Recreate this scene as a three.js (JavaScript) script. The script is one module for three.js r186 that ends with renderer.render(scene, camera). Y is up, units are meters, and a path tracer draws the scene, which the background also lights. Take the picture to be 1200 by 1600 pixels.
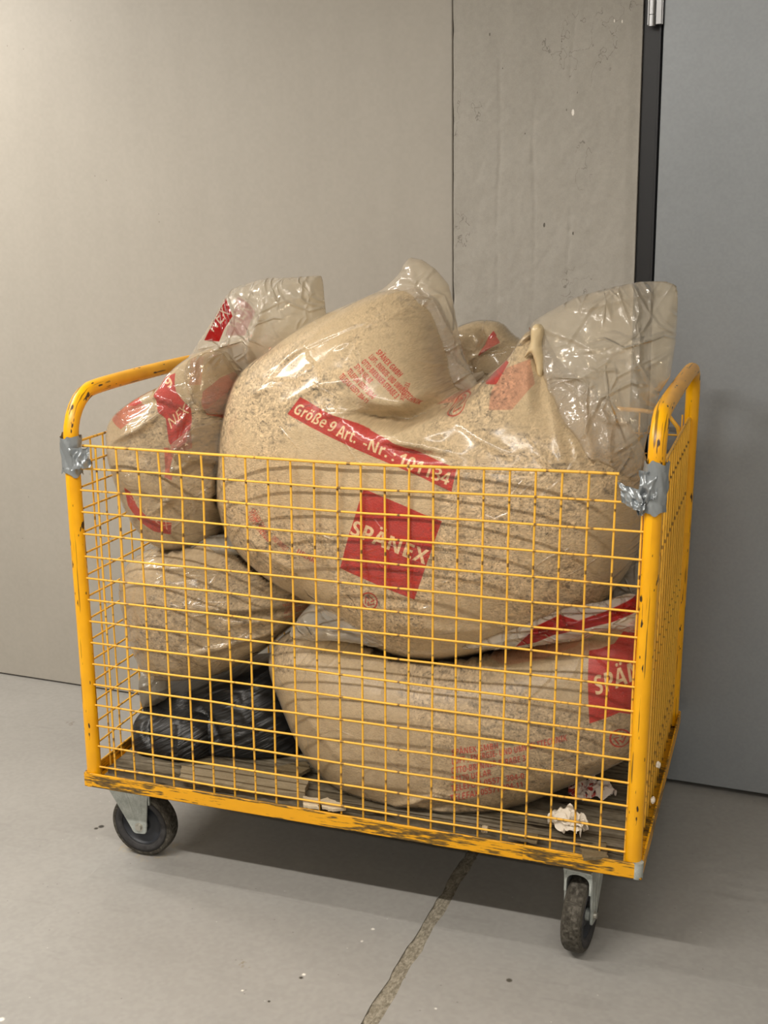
import * as THREE from 'three';
import { mergeGeometries } from 'three/addons/utils/BufferGeometryUtils.js';
import { RoundedBoxGeometry } from 'three/addons/geometries/RoundedBoxGeometry.js';
import { RectAreaLightUniformsLib } from 'three/addons/lights/RectAreaLightUniformsLib.js';

// ───────────── camera, lights, exposure ─────────────
const scene = new THREE.Scene();
const FY = 0.235;                                   // floor to the top edge of the trolley's base frame
const camera = new THREE.PerspectiveCamera(46.06, 1200 / 1600, 0.05, 40);
camera.rotation.order = 'YXZ';
camera.rotation.set(-0.2482, 0.3285, -0.0027);
camera.position.set(1.4428, 1.2539 + FY, 2.182);
camera.updateMatrixWorld(true);
scene.add(camera);
const renderer = new THREE.WebGLRenderer({ antialias: true });
renderer.toneMapping = THREE.LinearToneMapping;
renderer.toneMappingExposure = 2.85;
renderer.shadowMap.enabled = true;
RectAreaLightUniformsLib.init();
scene.background = new THREE.Color(0x000000);
const LAMP_COLOR = [1.0, 0.937, 0.855];
// strip lights: name, centre x, height, z, length, radiance, turn about y
const STRIPS = [
  [-0.15, 2.45, 1.45, 1.5, 54, 0, 'strip light on the ceiling in front of the trolley'],
  [1.6, 2.45, 1.45, 1.5, 24, 0, 'strip light on the ceiling in front of the steel door'],
  [-1.3, 2.45, 0.31, 1.2, 34, 0, 'strip light on the ceiling level with the front of the trolley'],
  [-1.45, 2.42, -0.3, 1.0, 36, 0, 'strip light on the ceiling close to the left end of the back wall'],
  [-1.4, 2.6, 3.9, 1.5, 34, 0, 'left strip light by the wall opposite the trolley'],
  [1.6, 2.6, 3.9, 1.5, 34, 0, 'right strip light by the wall opposite the trolley'],
];
const STRIP_W = 0.07;

// ───────────── helpers ─────────────
function rng(seed) { let s = seed >>> 0; return () => { s = (s + 0x6D2B79F5) | 0; let t = Math.imul(s ^ (s >>> 15), 1 | s); t = (t + Math.imul(t ^ (t >>> 7), 61 | t)) ^ t; return ((t ^ (t >>> 14)) >>> 0) / 4294967296; }; }
function h2(x, y, s) { let n = Math.imul(x, 374761393) ^ Math.imul(y, 668265263) ^ Math.imul(s, 1274126177); n = Math.imul(n ^ (n >>> 13), 1274126177); return ((n ^ (n >>> 16)) >>> 0) / 4294967296; }
function vn(x, y, s) { const i = Math.floor(x), j = Math.floor(y); let u = x - i, v = y - j; u = u * u * (3 - 2 * u); v = v * v * (3 - 2 * v); return (h2(i, j, s) * (1 - u) + h2(i + 1, j, s) * u) * (1 - v) + (h2(i, j + 1, s) * (1 - u) + h2(i + 1, j + 1, s) * u) * v; }
function fbm(x, y, s, o = 4) { let a = 0, w = 0.5, t = 0; for (let k = 0; k < o; k++) { a += w * vn(x, y, s + k * 17); t += w; x *= 2.03; y *= 2.03; w *= 0.5; } return a / t; }
const sstep = (a, b, x) => { const t = Math.min(1, Math.max(0, (x - a) / (b - a))); return t * t * (3 - 2 * t); };
const mix = (a, b, t) => a + (b - a) * t;
const V = (x, y, z) => new THREE.Vector3(x, y, z);
function at(px, py, z) {                              // where a line of sight meets the upright plane at depth z
  const f = 800 / Math.tan(THREE.MathUtils.degToRad(46.06 / 2));
  const d = V((px - 600) / f, -(py - 800) / f, -1).applyQuaternion(camera.quaternion);
  const t = (z - camera.position.z) / d.z; return camera.position.clone().addScaledVector(d, t);
}
function atY(px, py, y) {
  const f = 800 / Math.tan(THREE.MathUtils.degToRad(46.06 / 2));
  const d = V((px - 600) / f, -(py - 800) / f, -1).applyQuaternion(camera.quaternion);
  const t = (y - camera.position.y) / d.y; return camera.position.clone().addScaledVector(d, t);
}
const used = {};
function numbered(n) { const k = used[n] = (used[n] || 0) + 1; return k === 1 ? n : `${n}_${String(k - 1).padStart(3, '0')}`; }
function shade(o) { o.castShadow = o.receiveShadow = true; return o; }
function mesh(name, geo, mat, parent = scene) { const m = shade(new THREE.Mesh(geo, mat)); m.name = numbered(name); parent.add(m); return m; }
function thing(name, label, category, [x, y, z] = [0, 0, 0], group) { const o = new THREE.Group(); o.name = numbered(name); o.position.set(x, y, z); o.userData = { label, category }; if (group) o.userData.group = group; scene.add(o); return o; }
function tag(o, label, category, group) { Object.assign(o.userData, { label, category }); if (group) o.userData.group = group; return o; }
function structure(o, label) { o.userData.kind = 'structure'; if (label) o.userData.label = label; return o; }
function boxUV(g, s = 1) {                            // uv in metres from the dominant normal
  g = g.index ? g.toNonIndexed() : g; const p = g.attributes.position, n = g.attributes.normal, uv = new Float32Array(p.count * 2);
  for (let i = 0; i < p.count; i++) {
    const a = Math.abs(n.getX(i)), b = Math.abs(n.getY(i)), c = Math.abs(n.getZ(i));
    const [u, v] = a > b && a > c ? [p.getZ(i), p.getY(i)] : b > c ? [p.getX(i), p.getZ(i)] : [p.getX(i), p.getY(i)];
    uv[2 * i] = u * s; uv[2 * i + 1] = v * s;
  }
  g.setAttribute('uv', new THREE.BufferAttribute(uv, 2)); return g;
}
function box(w, h, d, x, y, z, r = 0.002) { const g = r ? new RoundedBoxGeometry(w, h, d, 1, Math.min(r, w / 2.1, h / 2.1, d / 2.1)) : new THREE.BoxGeometry(w, h, d); g.translate(x, y, z); return boxUV(g); }
const merge = list => mergeGeometries(list.map(g => { const q = g.index ? g.toNonIndexed() : g; for (const k of Object.keys(q.attributes)) if (!['position', 'normal', 'uv'].includes(k)) q.deleteAttribute(k); return q; }));
function tube(pts, r, seg = 24, rad = 8, closed = false) {
  const c = new THREE.CatmullRomCurve3(pts, closed, 'centripetal'); const g = new THREE.TubeGeometry(c, seg, r, rad, closed);
  const L = c.getLength(), uv = g.attributes.uv; for (let i = 0; i < uv.count; i++) uv.setXY(i, uv.getX(i) * L, uv.getY(i) * 2 * Math.PI * r); return g;
}
function tex(w, h, fn, { srgb = true, wrap = true } = {}) {
  const d = new Uint8Array(w * h * 4); const o = [0, 0, 0, 255];
  for (let j = 0; j < h; j++) for (let i = 0; i < w; i++) { o[3] = 255; fn(i, j, o); const k = (j * w + i) * 4; d[k] = Math.max(0, Math.min(255, o[0])); d[k + 1] = Math.max(0, Math.min(255, o[1])); d[k + 2] = Math.max(0, Math.min(255, o[2])); d[k + 3] = o[3]; }
  const t = new THREE.DataTexture(d, w, h); t.magFilter = THREE.LinearFilter; t.minFilter = THREE.LinearMipmapLinearFilter; t.generateMipmaps = true;
  if (wrap) t.wrapS = t.wrapT = THREE.RepeatWrapping; if (srgb) t.colorSpace = THREE.SRGBColorSpace; t.needsUpdate = true; return t;
}
const std = o => new THREE.MeshStandardMaterial(o), phys = o => new THREE.MeshPhysicalMaterial(o);

// ───────────── room ─────────────
const floorMarks = [[375, 1509, 0.014, 70, 118, 104, 78], [158, 1291, 0.007, 3, 52, 50, 46], [150, 1294, 0.005, 2, 60, 56, 50], [470, 1527, 0.004, 1, 70, 66, 60], [474, 1522, 0.004, 1, 235, 230, 220], [582, 1451, 0.004, 1, 225, 222, 214], [420, 1564, 0.003, 1, 60, 58, 52], [795, 1531, 0.006, 4, 84, 80, 72], [565, 1470, 0.003, 1, 222, 218, 210], [378, 1547, 0.003, 1, 230, 226, 216], [245, 1325, 0.05, 60, 172, 158, 132], [195, 1318, 0.04, 60, 170, 156, 130], [2, 1592, 0.006, 1, 232, 230, 222], [680, 1575, 0.003, 1, 222, 220, 214], [110, 1130, 0.012, 40, 120, 115, 105]].map(([px, py, r, k, ...c]) => { const q = atY(px, py, 0), m = v => ((v / 2.4) % 1 + 1) % 1; return [m(q.x) * 1024, m(q.z) * 1024, r / 2.4 * 1024, k, c]; });
const floorTex = tex(1024, 1024, (i, j, o) => {        // 2.4 m across
  const x = i / 1024, y = j / 1024;
  const a = fbm(x * 9, y * 9, 3, 4) - 0.5, b = vn(x * 300, y * 300, 5) - 0.5, sc = fbm(x * 14 + y * 3, y * 90, 9, 3);
  let v = 156 + a * 12 + b * 7; const st = sstep(0.74, 0.82, sc) * 4; v -= st;
  if (h2(i, j, 77) > 0.99985) v -= 40; if (h2(i, j, 78) > 0.99992) v += 45;
  o[0] = v + 1; o[1] = v - 1; o[2] = v - 5;
  for (const m of floorMarks) { const dx = i - m[0], dy = j - m[1]; if (Math.abs(dx) < m[2] * 2 && Math.abs(dy) < m[2] * 2) { const e = Math.hypot(dx, dy) / m[2] + (m[3] > 9 ? (fbm(i / 5, j / 5, 71, 3) - 0.5) * 2.4 : 0); const w = m[3] > 9 ? (1 - sstep(0.5, 1.1, e)) * sstep(0.42, 0.58, fbm(i / 2.2, j / 2.2, 73, 2)) * 0.6 : 1 - sstep(0.7, 1.2, e); for (let c = 0; c < 3; c++) o[c] = mix(o[c], m[4][c], w); } }
});
const floorBump = tex(1024, 1024, (i, j, o) => { const x = i / 1024, y = j / 1024; const v = 128 + (fbm(x * 60, y * 60, 31, 4) - 0.5) * 160 + (vn(x * 12, y * 12, 8) - 0.5) * 40; o[0] = o[1] = o[2] = v; }, { srgb: false });
for (const t of [floorTex, floorBump]) t.repeat.set(1 / 2.4, 1 / 2.4);
const floorMat = std({ map: floorTex, roughness: 0.42, bumpMap: floorBump, bumpScale: 0.0012 });
const jA = atY(572, 1608, 0), jB = atY(718, 1366, 0);
{
  const dir = jB.clone().sub(jA).normalize(), nrm = V(-dir.z, 0, dir.x), w0 = 0.016;
  const P0 = jA.clone().addScaledVector(dir, -3), P1 = jA.clone().addScaledVector(dir, 4.2);
  const wig = (t, s) => (fbm(t * 26, 3.1, s, 3) - 0.5) * 0.012;
  const edge = (s, seed) => { const r = []; const N = 260; for (let k = 0; k <= N; k++) { const p = P0.clone().lerp(P1, k / N); p.addScaledVector(nrm, s * (w0 + wig(k / N * 7.2, seed))); r.push([p.x, p.z]); } return r; };
  const eA = edge(1, 4), eB = edge(-1, 9);
  const far = 6, slab = (e, s) => {
    const sh = new THREE.Shape(); e.forEach(([x, z], k) => k ? sh.lineTo(x, -z) : sh.moveTo(x, -z));
    const a = P1.clone().addScaledVector(nrm, s * far), b = P0.clone().addScaledVector(nrm, s * far); sh.lineTo(a.x, -a.z); sh.lineTo(b.x, -b.z); sh.closePath();
    const g = new THREE.ExtrudeGeometry(sh, { depth: 0.1, bevelEnabled: false, curveSegments: 1 }); g.rotateX(-Math.PI / 2); g.translate(0, -0.1, 0); return boxUV(g);
  };
  const floor = structure(mesh('floor', merge([slab(eA, 1), slab(eB, -1)]), floorMat), 'grey painted concrete floor');
  // rough filler in the joint
  const N = 520, M = 8, pos = [], uv = [], idx = [];
  for (let k = 0; k <= N; k++) for (let m = 0; m <= M; m++) {
    const t = k / N, p = P0.clone().lerp(P1, t), u = m / M * 2 - 1; p.addScaledVector(nrm, u * 0.026);
    const y = -0.0025 + (fbm(t * 7.2 * 60, u * 1.6 + 7, 21, 4) - 0.5) * 0.011 - 0.0015 * (Math.abs(u) > 0.55); pos.push(p.x, y, p.z); uv.push(t * 7.2, u * 0.03);
  }
  for (let k = 0; k < N; k++) for (let m = 0; m < M; m++) { const a = k * (M + 1) + m, b = a + 1, c = a + M + 1, d = c + 1; idx.push(a, b, c, b, d, c); }
  const g = new THREE.BufferGeometry(); g.setAttribute('position', new THREE.Float32BufferAttribute(pos, 3)); g.setAttribute('uv', new THREE.Float32BufferAttribute(uv, 2)); g.setIndex(idx); g.computeVertexNormals();
  const jt = tex(512, 64, (i, j, o) => { const n = fbm(i / 6, j / 4, 41, 4); const v = 92 + n * 86; o[0] = v; o[1] = v - 7; o[2] = v - 22; }); jt.repeat.set(2, 16);
  const jm = mesh('floor_joint', g, std({ map: jt, roughness: 0.95, side: THREE.DoubleSide }), floor); jm.userData.label = 'rough mortar filling in the floor joint';
}
// back wall, pier and door stand a hair out of plumb with the floor, as in the photograph
const LEAN = 0.0133;
const wallTex = tex(1024, 1024, (i, j, o) => {
  const x = i / 1024, y = j / 1024; const a = fbm(x * 7, y * 7, 13, 4) - 0.5, b = vn(x * 260, y * 260, 15) - 0.5, c = fbm(x * 60, y * 6, 19, 2) - 0.5;
  let v = 166 + a * 7 + b * 4 + c * 3; if (h2(i, j, 91) > 0.99997) v -= 60; o[0] = v + 3; o[1] = v - 2; o[2] = v - 11;
}); wallTex.repeat.set(1 / 2.2, 1 / 2.2);
const wallBump = tex(512, 512, (i, j, o) => { const x = i / 512, y = j / 512; const v = 128 + (fbm(x * 40, y * 40, 51, 3) - 0.5) * 120 + (vn(x * 8, y * 8, 52) - 0.5) * 60; o[0] = o[1] = o[2] = v; }, { srgb: false }); wallBump.repeat.set(1 / 1.1, 1 / 1.1);
const wallMat = std({ map: wallTex, roughness: 0.5, bumpMap: wallBump, bumpScale: 0.0006 });
const jointTop = at(707, 0, -0.875), jointX = jointTop.x + (jointTop.y) * LEAN; // foot of the joint at floor level
function upright(g, x, yaw, z) { g.rotateZ(LEAN); g.rotateY(yaw); g.translate(x, 0, z); return g; }
{
  const w = 6.0, H = 3.1;                              // left length of wall; it stops 4 mm over the floor
  const g = box(w, H, 0.25, -w / 2 - 0.003, H / 2 + 0.004, -0.125, 0.004), q = g.attributes.position; for (let i = 0; i < q.count; i++) q.setX(i, q.getX(i) - LEAN * q.getY(i));
  g.rotateY(-0.027); g.translate(jointX, 0, -0.885);
  structure(mesh('wall_back', g, wallMat), 'smooth grey painted wall behind the trolley');
}
const pierYaw = -0.0545;
const pierO = V(jointX, 0, -0.868);
const pierPt = (u, v, d = 0) => V(u, v, d).applyAxisAngle(V(0, 0, 1), LEAN).applyAxisAngle(V(0, 1, 0), pierYaw).add(pierO);
function pierUV(px, py) {                              // (u, v) on the pier's face
  const n = V(Math.sin(pierYaw), 0, Math.cos(pierYaw)), d = at(px, py, 0).sub(camera.position), t = pierO.clone().sub(camera.position).dot(n) / d.dot(n);
  const p = camera.position.clone().addScaledVector(d, t).sub(pierO).applyAxisAngle(V(0, 1, 0), -pierYaw).applyAxisAngle(V(0, 0, 1), -LEAN); return [p.x, p.y];
}
const PW = pierUV(998, 200)[0], DL = pierUV(1026, 240)[0];
{
  // concrete pier: a grid face with board marks, pits and a chipped left arris
  const H = 2.9, nx = 110, ny = 420, pos = [], uv = [], idx = [], y0 = -0.1;
  for (let j = 0; j <= ny; j++) for (let i = 0; i <= nx; i++) {
    let u = i / nx * PW, v = y0 + j / ny * H; const q = i / nx;
    let d = (fbm(u * 16, v * 9, 61, 4) - 0.5) * 0.006 + (fbm(u * 60, v * 60, 67, 3) - 0.5) * 0.0018;
    for (const [bu, s] of [[0.27, 1], [0.46, 2], [0.66, 3]]) { const c = bu * PW + (fbm(v * 3, 1, 70 + s, 2) - 0.5) * 0.03, r = Math.abs(u - c); d -= 0.0022 * Math.exp(-(r * r) / 1.6e-5) * sstep(0.35, 0.8, vn(v * 5, s, 73)) * (0.35 + vn(v * 70, s, 74)); }
    d -= 0.006 * Math.exp(-u / 0.012) * sstep(0.5, 0.75, fbm(v * 12, 2, 79, 3));
    d -= 0.004 * sstep(PW - 0.03, PW, u) ;
    if (i === 0) u += 0.004 + 0.006 * Math.max(0, fbm(v * 22, 5, 81, 3) - 0.45);
    const p = pierPt(u, v, d); pos.push(p.x, p.y, p.z); uv.push(u, v);
  }
  for (let j = 0; j < ny; j++) for (let i = 0; i < nx; i++) { const a = j * (nx + 1) + i, b = a + 1, c = a + nx + 1, e = c + 1; idx.push(a, b, e, a, e, c); }
  const g = new THREE.BufferGeometry(); g.setAttribute('position', new THREE.Float32BufferAttribute(pos, 3)); g.setAttribute('uv', new THREE.Float32BufferAttribute(uv, 2)); g.setIndex(idx); g.computeVertexNormals();
  const body = box(PW - 0.004, H, 0.22, PW / 2 + 0.002, H / 2 - 0.1, -0.118, 0.002); upright(body, 0, 0, 0); // body behind the face
  { const p = body.attributes.position; const q = V(); body.rotateZ(-LEAN); for (let i = 0; i < p.count; i++) { q.copy(pierPt(p.getX(i), p.getY(i), p.getZ(i))); p.setXYZ(i, q.x, q.y, q.z); } body.computeVertexNormals(); }
  const W = 768, HH = 2048, hy = 2.0;                   // texture covers v = 0..hy, u = 0..PW
  const marks = [[895, 176, 4, 240], [877, 65, 1, 70], [902, 145, 1, 60], [820, 209, 1, 60], [765, 54, 2, 90], [960, 33, 2, 230], [972, 34, 2, 225], [850, 352, 3, 85], [895, 365, 2, 70], [785, 107, 1, 70], [885, 172, 1.5, 110]];
  const mk = marks.map(([x, y, r, c]) => { const [u, v] = pierUV(x, y); return [u / PW * W, v / hy * HH, r * 0.9, c]; });
  const t = tex(W, HH, (i, j, o) => {
    const u = i / W * PW, v = j / HH * hy; const a = fbm(u * 10, v * 6, 83, 4) - 0.5, b = fbm(u * 120, v * 120, 85, 3) - 0.5, c = vn(u * 500, v * 500, 87) - 0.5;
    let val = 163 + a * 10 + b * 9 + c * 5;
    const ck = fbm(u * 30 + 2, v * 22, 89, 4); if (Math.abs(ck - 0.5) < 0.006 && vn(u * 9, v * 7, 90) > 0.66) val -= 34;
    for (const m of mk) { const dx = i - m[0], dy = (j - m[1]) * 0.7; if (dx * dx + dy * dy < m[2] * m[2] * 2.2) val = m[3]; }
    o[0] = val + 3; o[1] = val - 1; o[2] = val - 9;
  }); t.repeat.set(1 / PW, 1 / hy);
  structure(mesh('wall_pier', merge([g, body]), std({ map: t, roughness: 0.62 })), 'rough board-marked concrete pier beside the steel door');
}
{
  // steel door with its dark frame and hinge
  const door = new THREE.Group(); door.name = 'door_1'; structure(door, 'grey steel door with dark frame and steel hinge'); scene.add(door);
  const place = g => { const p = g.attributes.position; for (let i = 0; i < p.count; i++) { const q = pierPt(p.getX(i), p.getY(i), p.getZ(i)); p.setXYZ(i, q.x, q.y, q.z); } g.computeVertexNormals(); return g; };
  const dt = tex(512, 512, (i, j, o) => { const x = i / 512, y = j / 512; const v = (fbm(x * 8, y * 8, 95, 3) - 0.5) * 6 + (vn(x * 200, y * 200, 96) - 0.5) * 5; o[0] = 146 + v; o[1] = 151 + v; o[2] = 156 + v; });
  const db = tex(512, 512, (i, j, o) => { const x = i / 512, y = j / 512; const v = 128 + (fbm(x * 50, y * 50, 97, 3) - 0.5) * 150; o[0] = o[1] = o[2] = v; }, { srgb: false });
  const leaf = box(1.3, 2.5, 0.05, DL + 0.006 + 0.65, 1.25 + 0.006, -0.018, 0.003);
  mesh('door_leaf', place(leaf), std({ map: dt, roughness: 0.36, metalness: 0.25, bumpMap: db, bumpScale: 0.0005 }), door);
  const fm = std({ color: 0x2b2c2f, roughness: 0.4, metalness: 0.3 });
  const fr = merge([box(DL - PW - 0.001, 2.7, 0.05, (PW + DL) / 2 + 0.001, 1.3, -0.04, 0.001), box(0.012, 2.7, 0.2, DL + 0.004, 1.3, -0.13, 0.001), box(0.005, 2.7, 0.012, DL - 0.003, 1.3, -0.012, 0.001)]);
  mesh('door_frame', place(fr), fm, door);
  // hinge: knuckles on a pin, leaf plate
  const [hu0, hv0] = pierUV(1022, 42); const hm = std({ color: 0x9a9b9d, roughness: 0.32, metalness: 0.85 });
  const cyl = (r, y0, y1) => { const g = new THREE.CylinderGeometry(r, r, y1 - y0, 20); g.translate(hu0 - 0.003, (y0 + y1) / 2, 0.012); return boxUV(g); };
  const hinge = mesh('hinge', place(merge([box(0.036, 0.3, 0.006, hu0 + 0.004, hv0 + 0.153, 0.009, 0.001), box(0.012, 0.3, 0.012, hu0 + 0.013, hv0 + 0.153, 0.011, 0.001)])), hm, door);
  for (const [a, b] of [[0, 0.024], [0.0255, 0.12], [0.1215, 0.25]]) mesh('knuckle', place(cyl(0.0085, hv0 + a, hv0 + b)), hm, hinge);
}
const paleWall = std({ color: 0xd6d3cb, roughness: 0.8 });
structure(mesh('ceiling', box(9, 0.2, 7, 0, 2.95, 2.2, 0), std({ color: 0xdedcd6, roughness: 0.9 })), 'painted concrete ceiling');
structure(mesh('wall_left', box(0.2, 3.2, 7, -4.3, 1.45, 2.2, 0), paleWall), 'painted wall at the left');
structure(mesh('wall_right', box(0.2, 3.2, 7, 3.6, 1.45, 2.2, 0), paleWall), 'painted wall at the right');
structure(mesh('wall_front', box(9, 3.2, 0.2, 0, 1.45, 5.1, 0), paleWall), 'painted wall opposite the trolley');
structure(mesh('wall_back_right', box(1.4, 3.2, 0.2, 2.95, 1.45, -0.95, 0), wallMat), 'painted wall to the right of the steel door');

// strip lights (outside the frame, over the trolley)
for (const [x, y, z, L, power, turn, label] of STRIPS) {
  const t = thing('strip_light', label, 'light', [x, y, z]); t.rotation.y = turn;
  const hm = std({ color: 0xe8e8e4, roughness: 0.5 });
  mesh('housing', box(L + 0.06, 0.05, 0.12, 0, 0.045, 0), hm, t);
  for (const hx of [-L / 3, L / 3]) mesh('hanger', box(0.02, 2.85 - y - 0.07, 0.02, hx, (2.85 - y + 0.07) / 2, 0), hm, t);
  const g = new THREE.CylinderGeometry(0.016, 0.016, L, 16); g.rotateZ(Math.PI / 2);
  mesh('tube_lamp', g, std({ color: 0xffffff, emissive: new THREE.Color(...LAMP_COLOR), emissiveIntensity: 2 }), t);
  const l = new THREE.RectAreaLight(new THREE.Color(...LAMP_COLOR), power, L, STRIP_W); l.position.set(x, y - 0.022, z); l.rotation.set(-Math.PI / 2, 0, turn); scene.add(l);
}
// ───────────── trolley ─────────────
const wearBar = tex(1024, 256, (i, j, o) => {           // 1 m x 0.25 m
  const x = i / 1024, y = j / 256; const n = fbm(x * 34, y * 80, 101, 5), g = fbm(x * 4, y * 3, 103, 3), f = vn(x * 400, y * 100, 105);
  let w = sstep(0.57, 0.69, n * 0.62 + g * 0.58 - 0.03) * (0.45 + 0.55 * vn(x * 160, y * 300, 107));
  const gr = fbm(x * 30, y * 20, 109, 3) * 0.25;
  o[0] = mix(240, 66, w) - gr * 40; o[1] = mix(172, 55, w) - gr * 34; o[2] = mix(14, 38, w) + f * 5;
});
wearBar.repeat.set(1, 4);
const wearTube = tex(512, 1024, (i, j, o) => {          // u: length, 1 m ; v: 0.5 m round
  const x = i / 512, y = j / 1024; const n = fbm(x * 44, y * 60, 111, 3), g = fbm(x * 5, y * 4, 113, 3);
  let w = sstep(0.75, 0.785, n + (g - 0.5) * 0.25) * 0.95; const s = fbm(x * 9, y * 120, 115, 3); w = Math.max(w, sstep(0.74, 0.8, s) * 0.6);
  const gr = (fbm(x * 20, y * 16, 117, 3) - 0.4) * 26;
  o[0] = mix(244, 62, w) - gr; o[1] = mix(176, 46, w) - gr; o[2] = mix(10, 30, w);
});
wearTube.repeat.set(1, 2);
const barMat = std({ map: wearBar, roughness: 0.42 }), tubeMat = std({ map: wearTube, roughness: 0.33 });
const wireTex = tex(512, 32, (i, j, o) => { const n = fbm(i / 11, j / 5, 121, 3); const w = sstep(0.73, 0.78, n) * 0.85; const g = vn(i / 40, j / 8, 123) * 14; o[0] = mix(248, 80, w) - g; o[1] = mix(192, 56, w) - g; o[2] = mix(66, 30, w); });
const wireMat = std({ map: wireTex, roughness: 0.4 });
const zincTex = tex(256, 256, (i, j, o) => { const n = fbm(i / 40, j / 40, 131, 4), f = fbm(i / 5, j / 5, 133, 2); const v = 178 + (n - 0.5) * 50 + (f - 0.5) * 22; o[0] = v - 4; o[1] = v + 2; o[2] = v - 2; });
zincTex.repeat.set(8, 8);
const zincMat = std({ map: zincTex, roughness: 0.45, metalness: 0.2 });
const rubberTex = tex(256, 256, (i, j, o) => { const n = fbm(i / 12, j / 12, 141, 4), g = fbm(i / 60, j / 60, 143, 2); const v = 44 + (n - 0.5) * 30 + g * 14; o[0] = v + 3; o[1] = v + 2; o[2] = v + 3; });
rubberTex.repeat.set(6, 6);
const rubberMat = std({ map: rubberTex, roughness: 0.72 });
const treadTex = tex(256, 256, (i, j, o) => { const n = fbm(i / 7, j / 7, 145, 4); const v = 62 + (n - 0.5) * 90; o[0] = v + 6; o[1] = v + 2; o[2] = v - 6; }); treadTex.repeat.set(5, 5);
const treadMat = std({ map: treadTex, roughness: 0.85 });

const XL = -0.004, XR = 1.217, ZB = -0.745, TR = 0.0165, C = 0.05, R0 = 0.016;   // tube centres, mesh cell, first wire row
const trolley = thing('cage_trolley', 'yellow wire mesh cage trolley on four castors, its corners patched with silver tape', 'trolley', [0, FY, 0]);
{
  // base frame: four upright plates with an inward lip
  const x0 = -0.02, x1 = 1.238, z0 = 0.02, z1 = -0.765, hgt = 0.034, t = 0.005, yc = -0.012;
  const bar = (w, h, d, x, y, z) => box(w, h, d, x, y, z, 0.0018);
  mesh('front_bar', merge([bar(x1 - x0 - 0.012, hgt, t, (x0 + x1) / 2 - 0.006, yc, z0 - t / 2), bar(x1 - x0, 0.004, 0.045, (x0 + x1) / 2, yc - hgt / 2 + 0.002, z0 - 0.0225)]), barMat, trolley);
  mesh('back_bar', merge([bar(x1 - x0, hgt, t, (x0 + x1) / 2, yc, z1 + t / 2), bar(x1 - x0, 0.004, 0.045, (x0 + x1) / 2, yc - hgt / 2 + 0.002, z1 + 0.0225)]), barMat, trolley);
  for (const [x, s] of [[x0, 1], [x1, -1]]) mesh('side_bar', merge([bar(t, hgt, z0 - z1 - 0.02, x + s * t / 2, yc, (z0 + z1) / 2 - 0.005), bar(0.045, 0.004, z0 - z1, x + s * 0.0225, yc - hgt / 2 + 0.002, (z0 + z1) / 2)]), barMat, trolley);
  // bare steel corner at the right front, painted one at the left
  const cap = (x, z, m, s) => { const g = new THREE.CylinderGeometry(0.012, 0.012, hgt, 14, 1, false); g.translate(x - s * 0.012, yc, z - 0.012); return mesh('corner_cap', boxUV(g), m, trolley); };
  cap(x1 + 0.001, z0 + 0.001, zincMat, 1).userData.label = 'bare steel corner of the base frame'; cap(x0 - 0.001, z0 + 0.0005, barMat, -1);
  // deck boards with grey weathered grain
  const r = rng(5), dm = [0, 1, 2].map(k => {
    const t = tex(1024, 256, (i, j, o) => {
      const x = i / 1024, y = j / 256; const g = fbm(x * 5 + fbm(x * 6, y * 6, 153 + k, 2), y * 46, 151 + k, 4), s = fbm(x * 3, y * 15, 155 + k, 3), f = fbm(x * 120, y * 60, 157, 2);
      const crack = 1 - sstep(0.004, 0.02, Math.abs(s - 0.47)); let v = 104 + (g - 0.5) * 60 + (f - 0.5) * 30 - crack * 60; const st = sstep(0.5, 0.75, fbm(x * 6, y * 5, 159 + k, 3)) * 20; v -= st;
      o[0] = v + 8; o[1] = v - 1; o[2] = v - 18;
    }); t.repeat.set(0.8, 3); return std({ map: t, roughness: 0.88, bumpMap: t, bumpScale: 0.002 });
  });
  for (let k = 0; k < 6; k++) {
    const d = 0.122, z = -0.032 - k * 0.1225 - d / 2; const g = new THREE.BoxGeometry(1.2, 0.016, d - 0.0035, 90, 1, 6), p = g.attributes.position;
    for (let i = 0; i < p.count; i++) { const x = p.getX(i), y = p.getY(i), q = p.getZ(i); if (y > 0) p.setY(i, y + (fbm(x * 4, q * 60 + k * 9, 161, 3) - 0.5) * 0.006 + (r() - 0.5) * 0.0006); if (Math.abs(q) > d / 2 - 0.005) p.setZ(i, q + (fbm(x * 26, k * 7 + (q > 0), 163, 4) - 0.5) * 0.008 * (k === 0 && q > 0 ? 2.2 : 0.5)); }
    g.computeVertexNormals(); g.translate(0.609, -0.011, z); const b = mesh('deck_board', boxUV(g), dm[k % 3], trolley); b.geometry.attributes.uv.array.forEach((v, i, a) => { if (i % 2) a[i] = v + k * 0.37; });
  }
  mesh('deck_panel', box(1.21, 0.006, 0.748, 0.609, -0.0215, -0.3745, 0), dm[1], trolley);
  // end tubes: each a bent hoop from the front post over the handle to the back post
  const hoop = (x, top, bend, lean) => {
    const pts = [V(x, -0.026, 0), V(x + lean * 0.3, 0.3, 0), V(x + lean, top - bend, 0)];
    for (let k = 1; k <= 5; k++) { const a = k / 6 * Math.PI / 2; pts.push(V(x + lean, top - bend + Math.sin(a) * bend, -(1 - Math.cos(a)) * bend)); }
    pts.push(V(x + lean, top, -bend), V(x + lean, top + 0.004, -0.37), V(x + lean, top, ZB + bend));
    for (let k = 1; k <= 5; k++) { const a = k / 6 * Math.PI / 2; pts.push(V(x + lean, top - (1 - Math.cos(a)) * bend, ZB + bend - Math.sin(a) * bend)); }
    pts.push(V(x + lean, top - bend, ZB), V(x + lean * 0.3, 0.3, ZB), V(x, -0.026, ZB)); return tube(pts, TR, 110, 16);
  };
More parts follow.
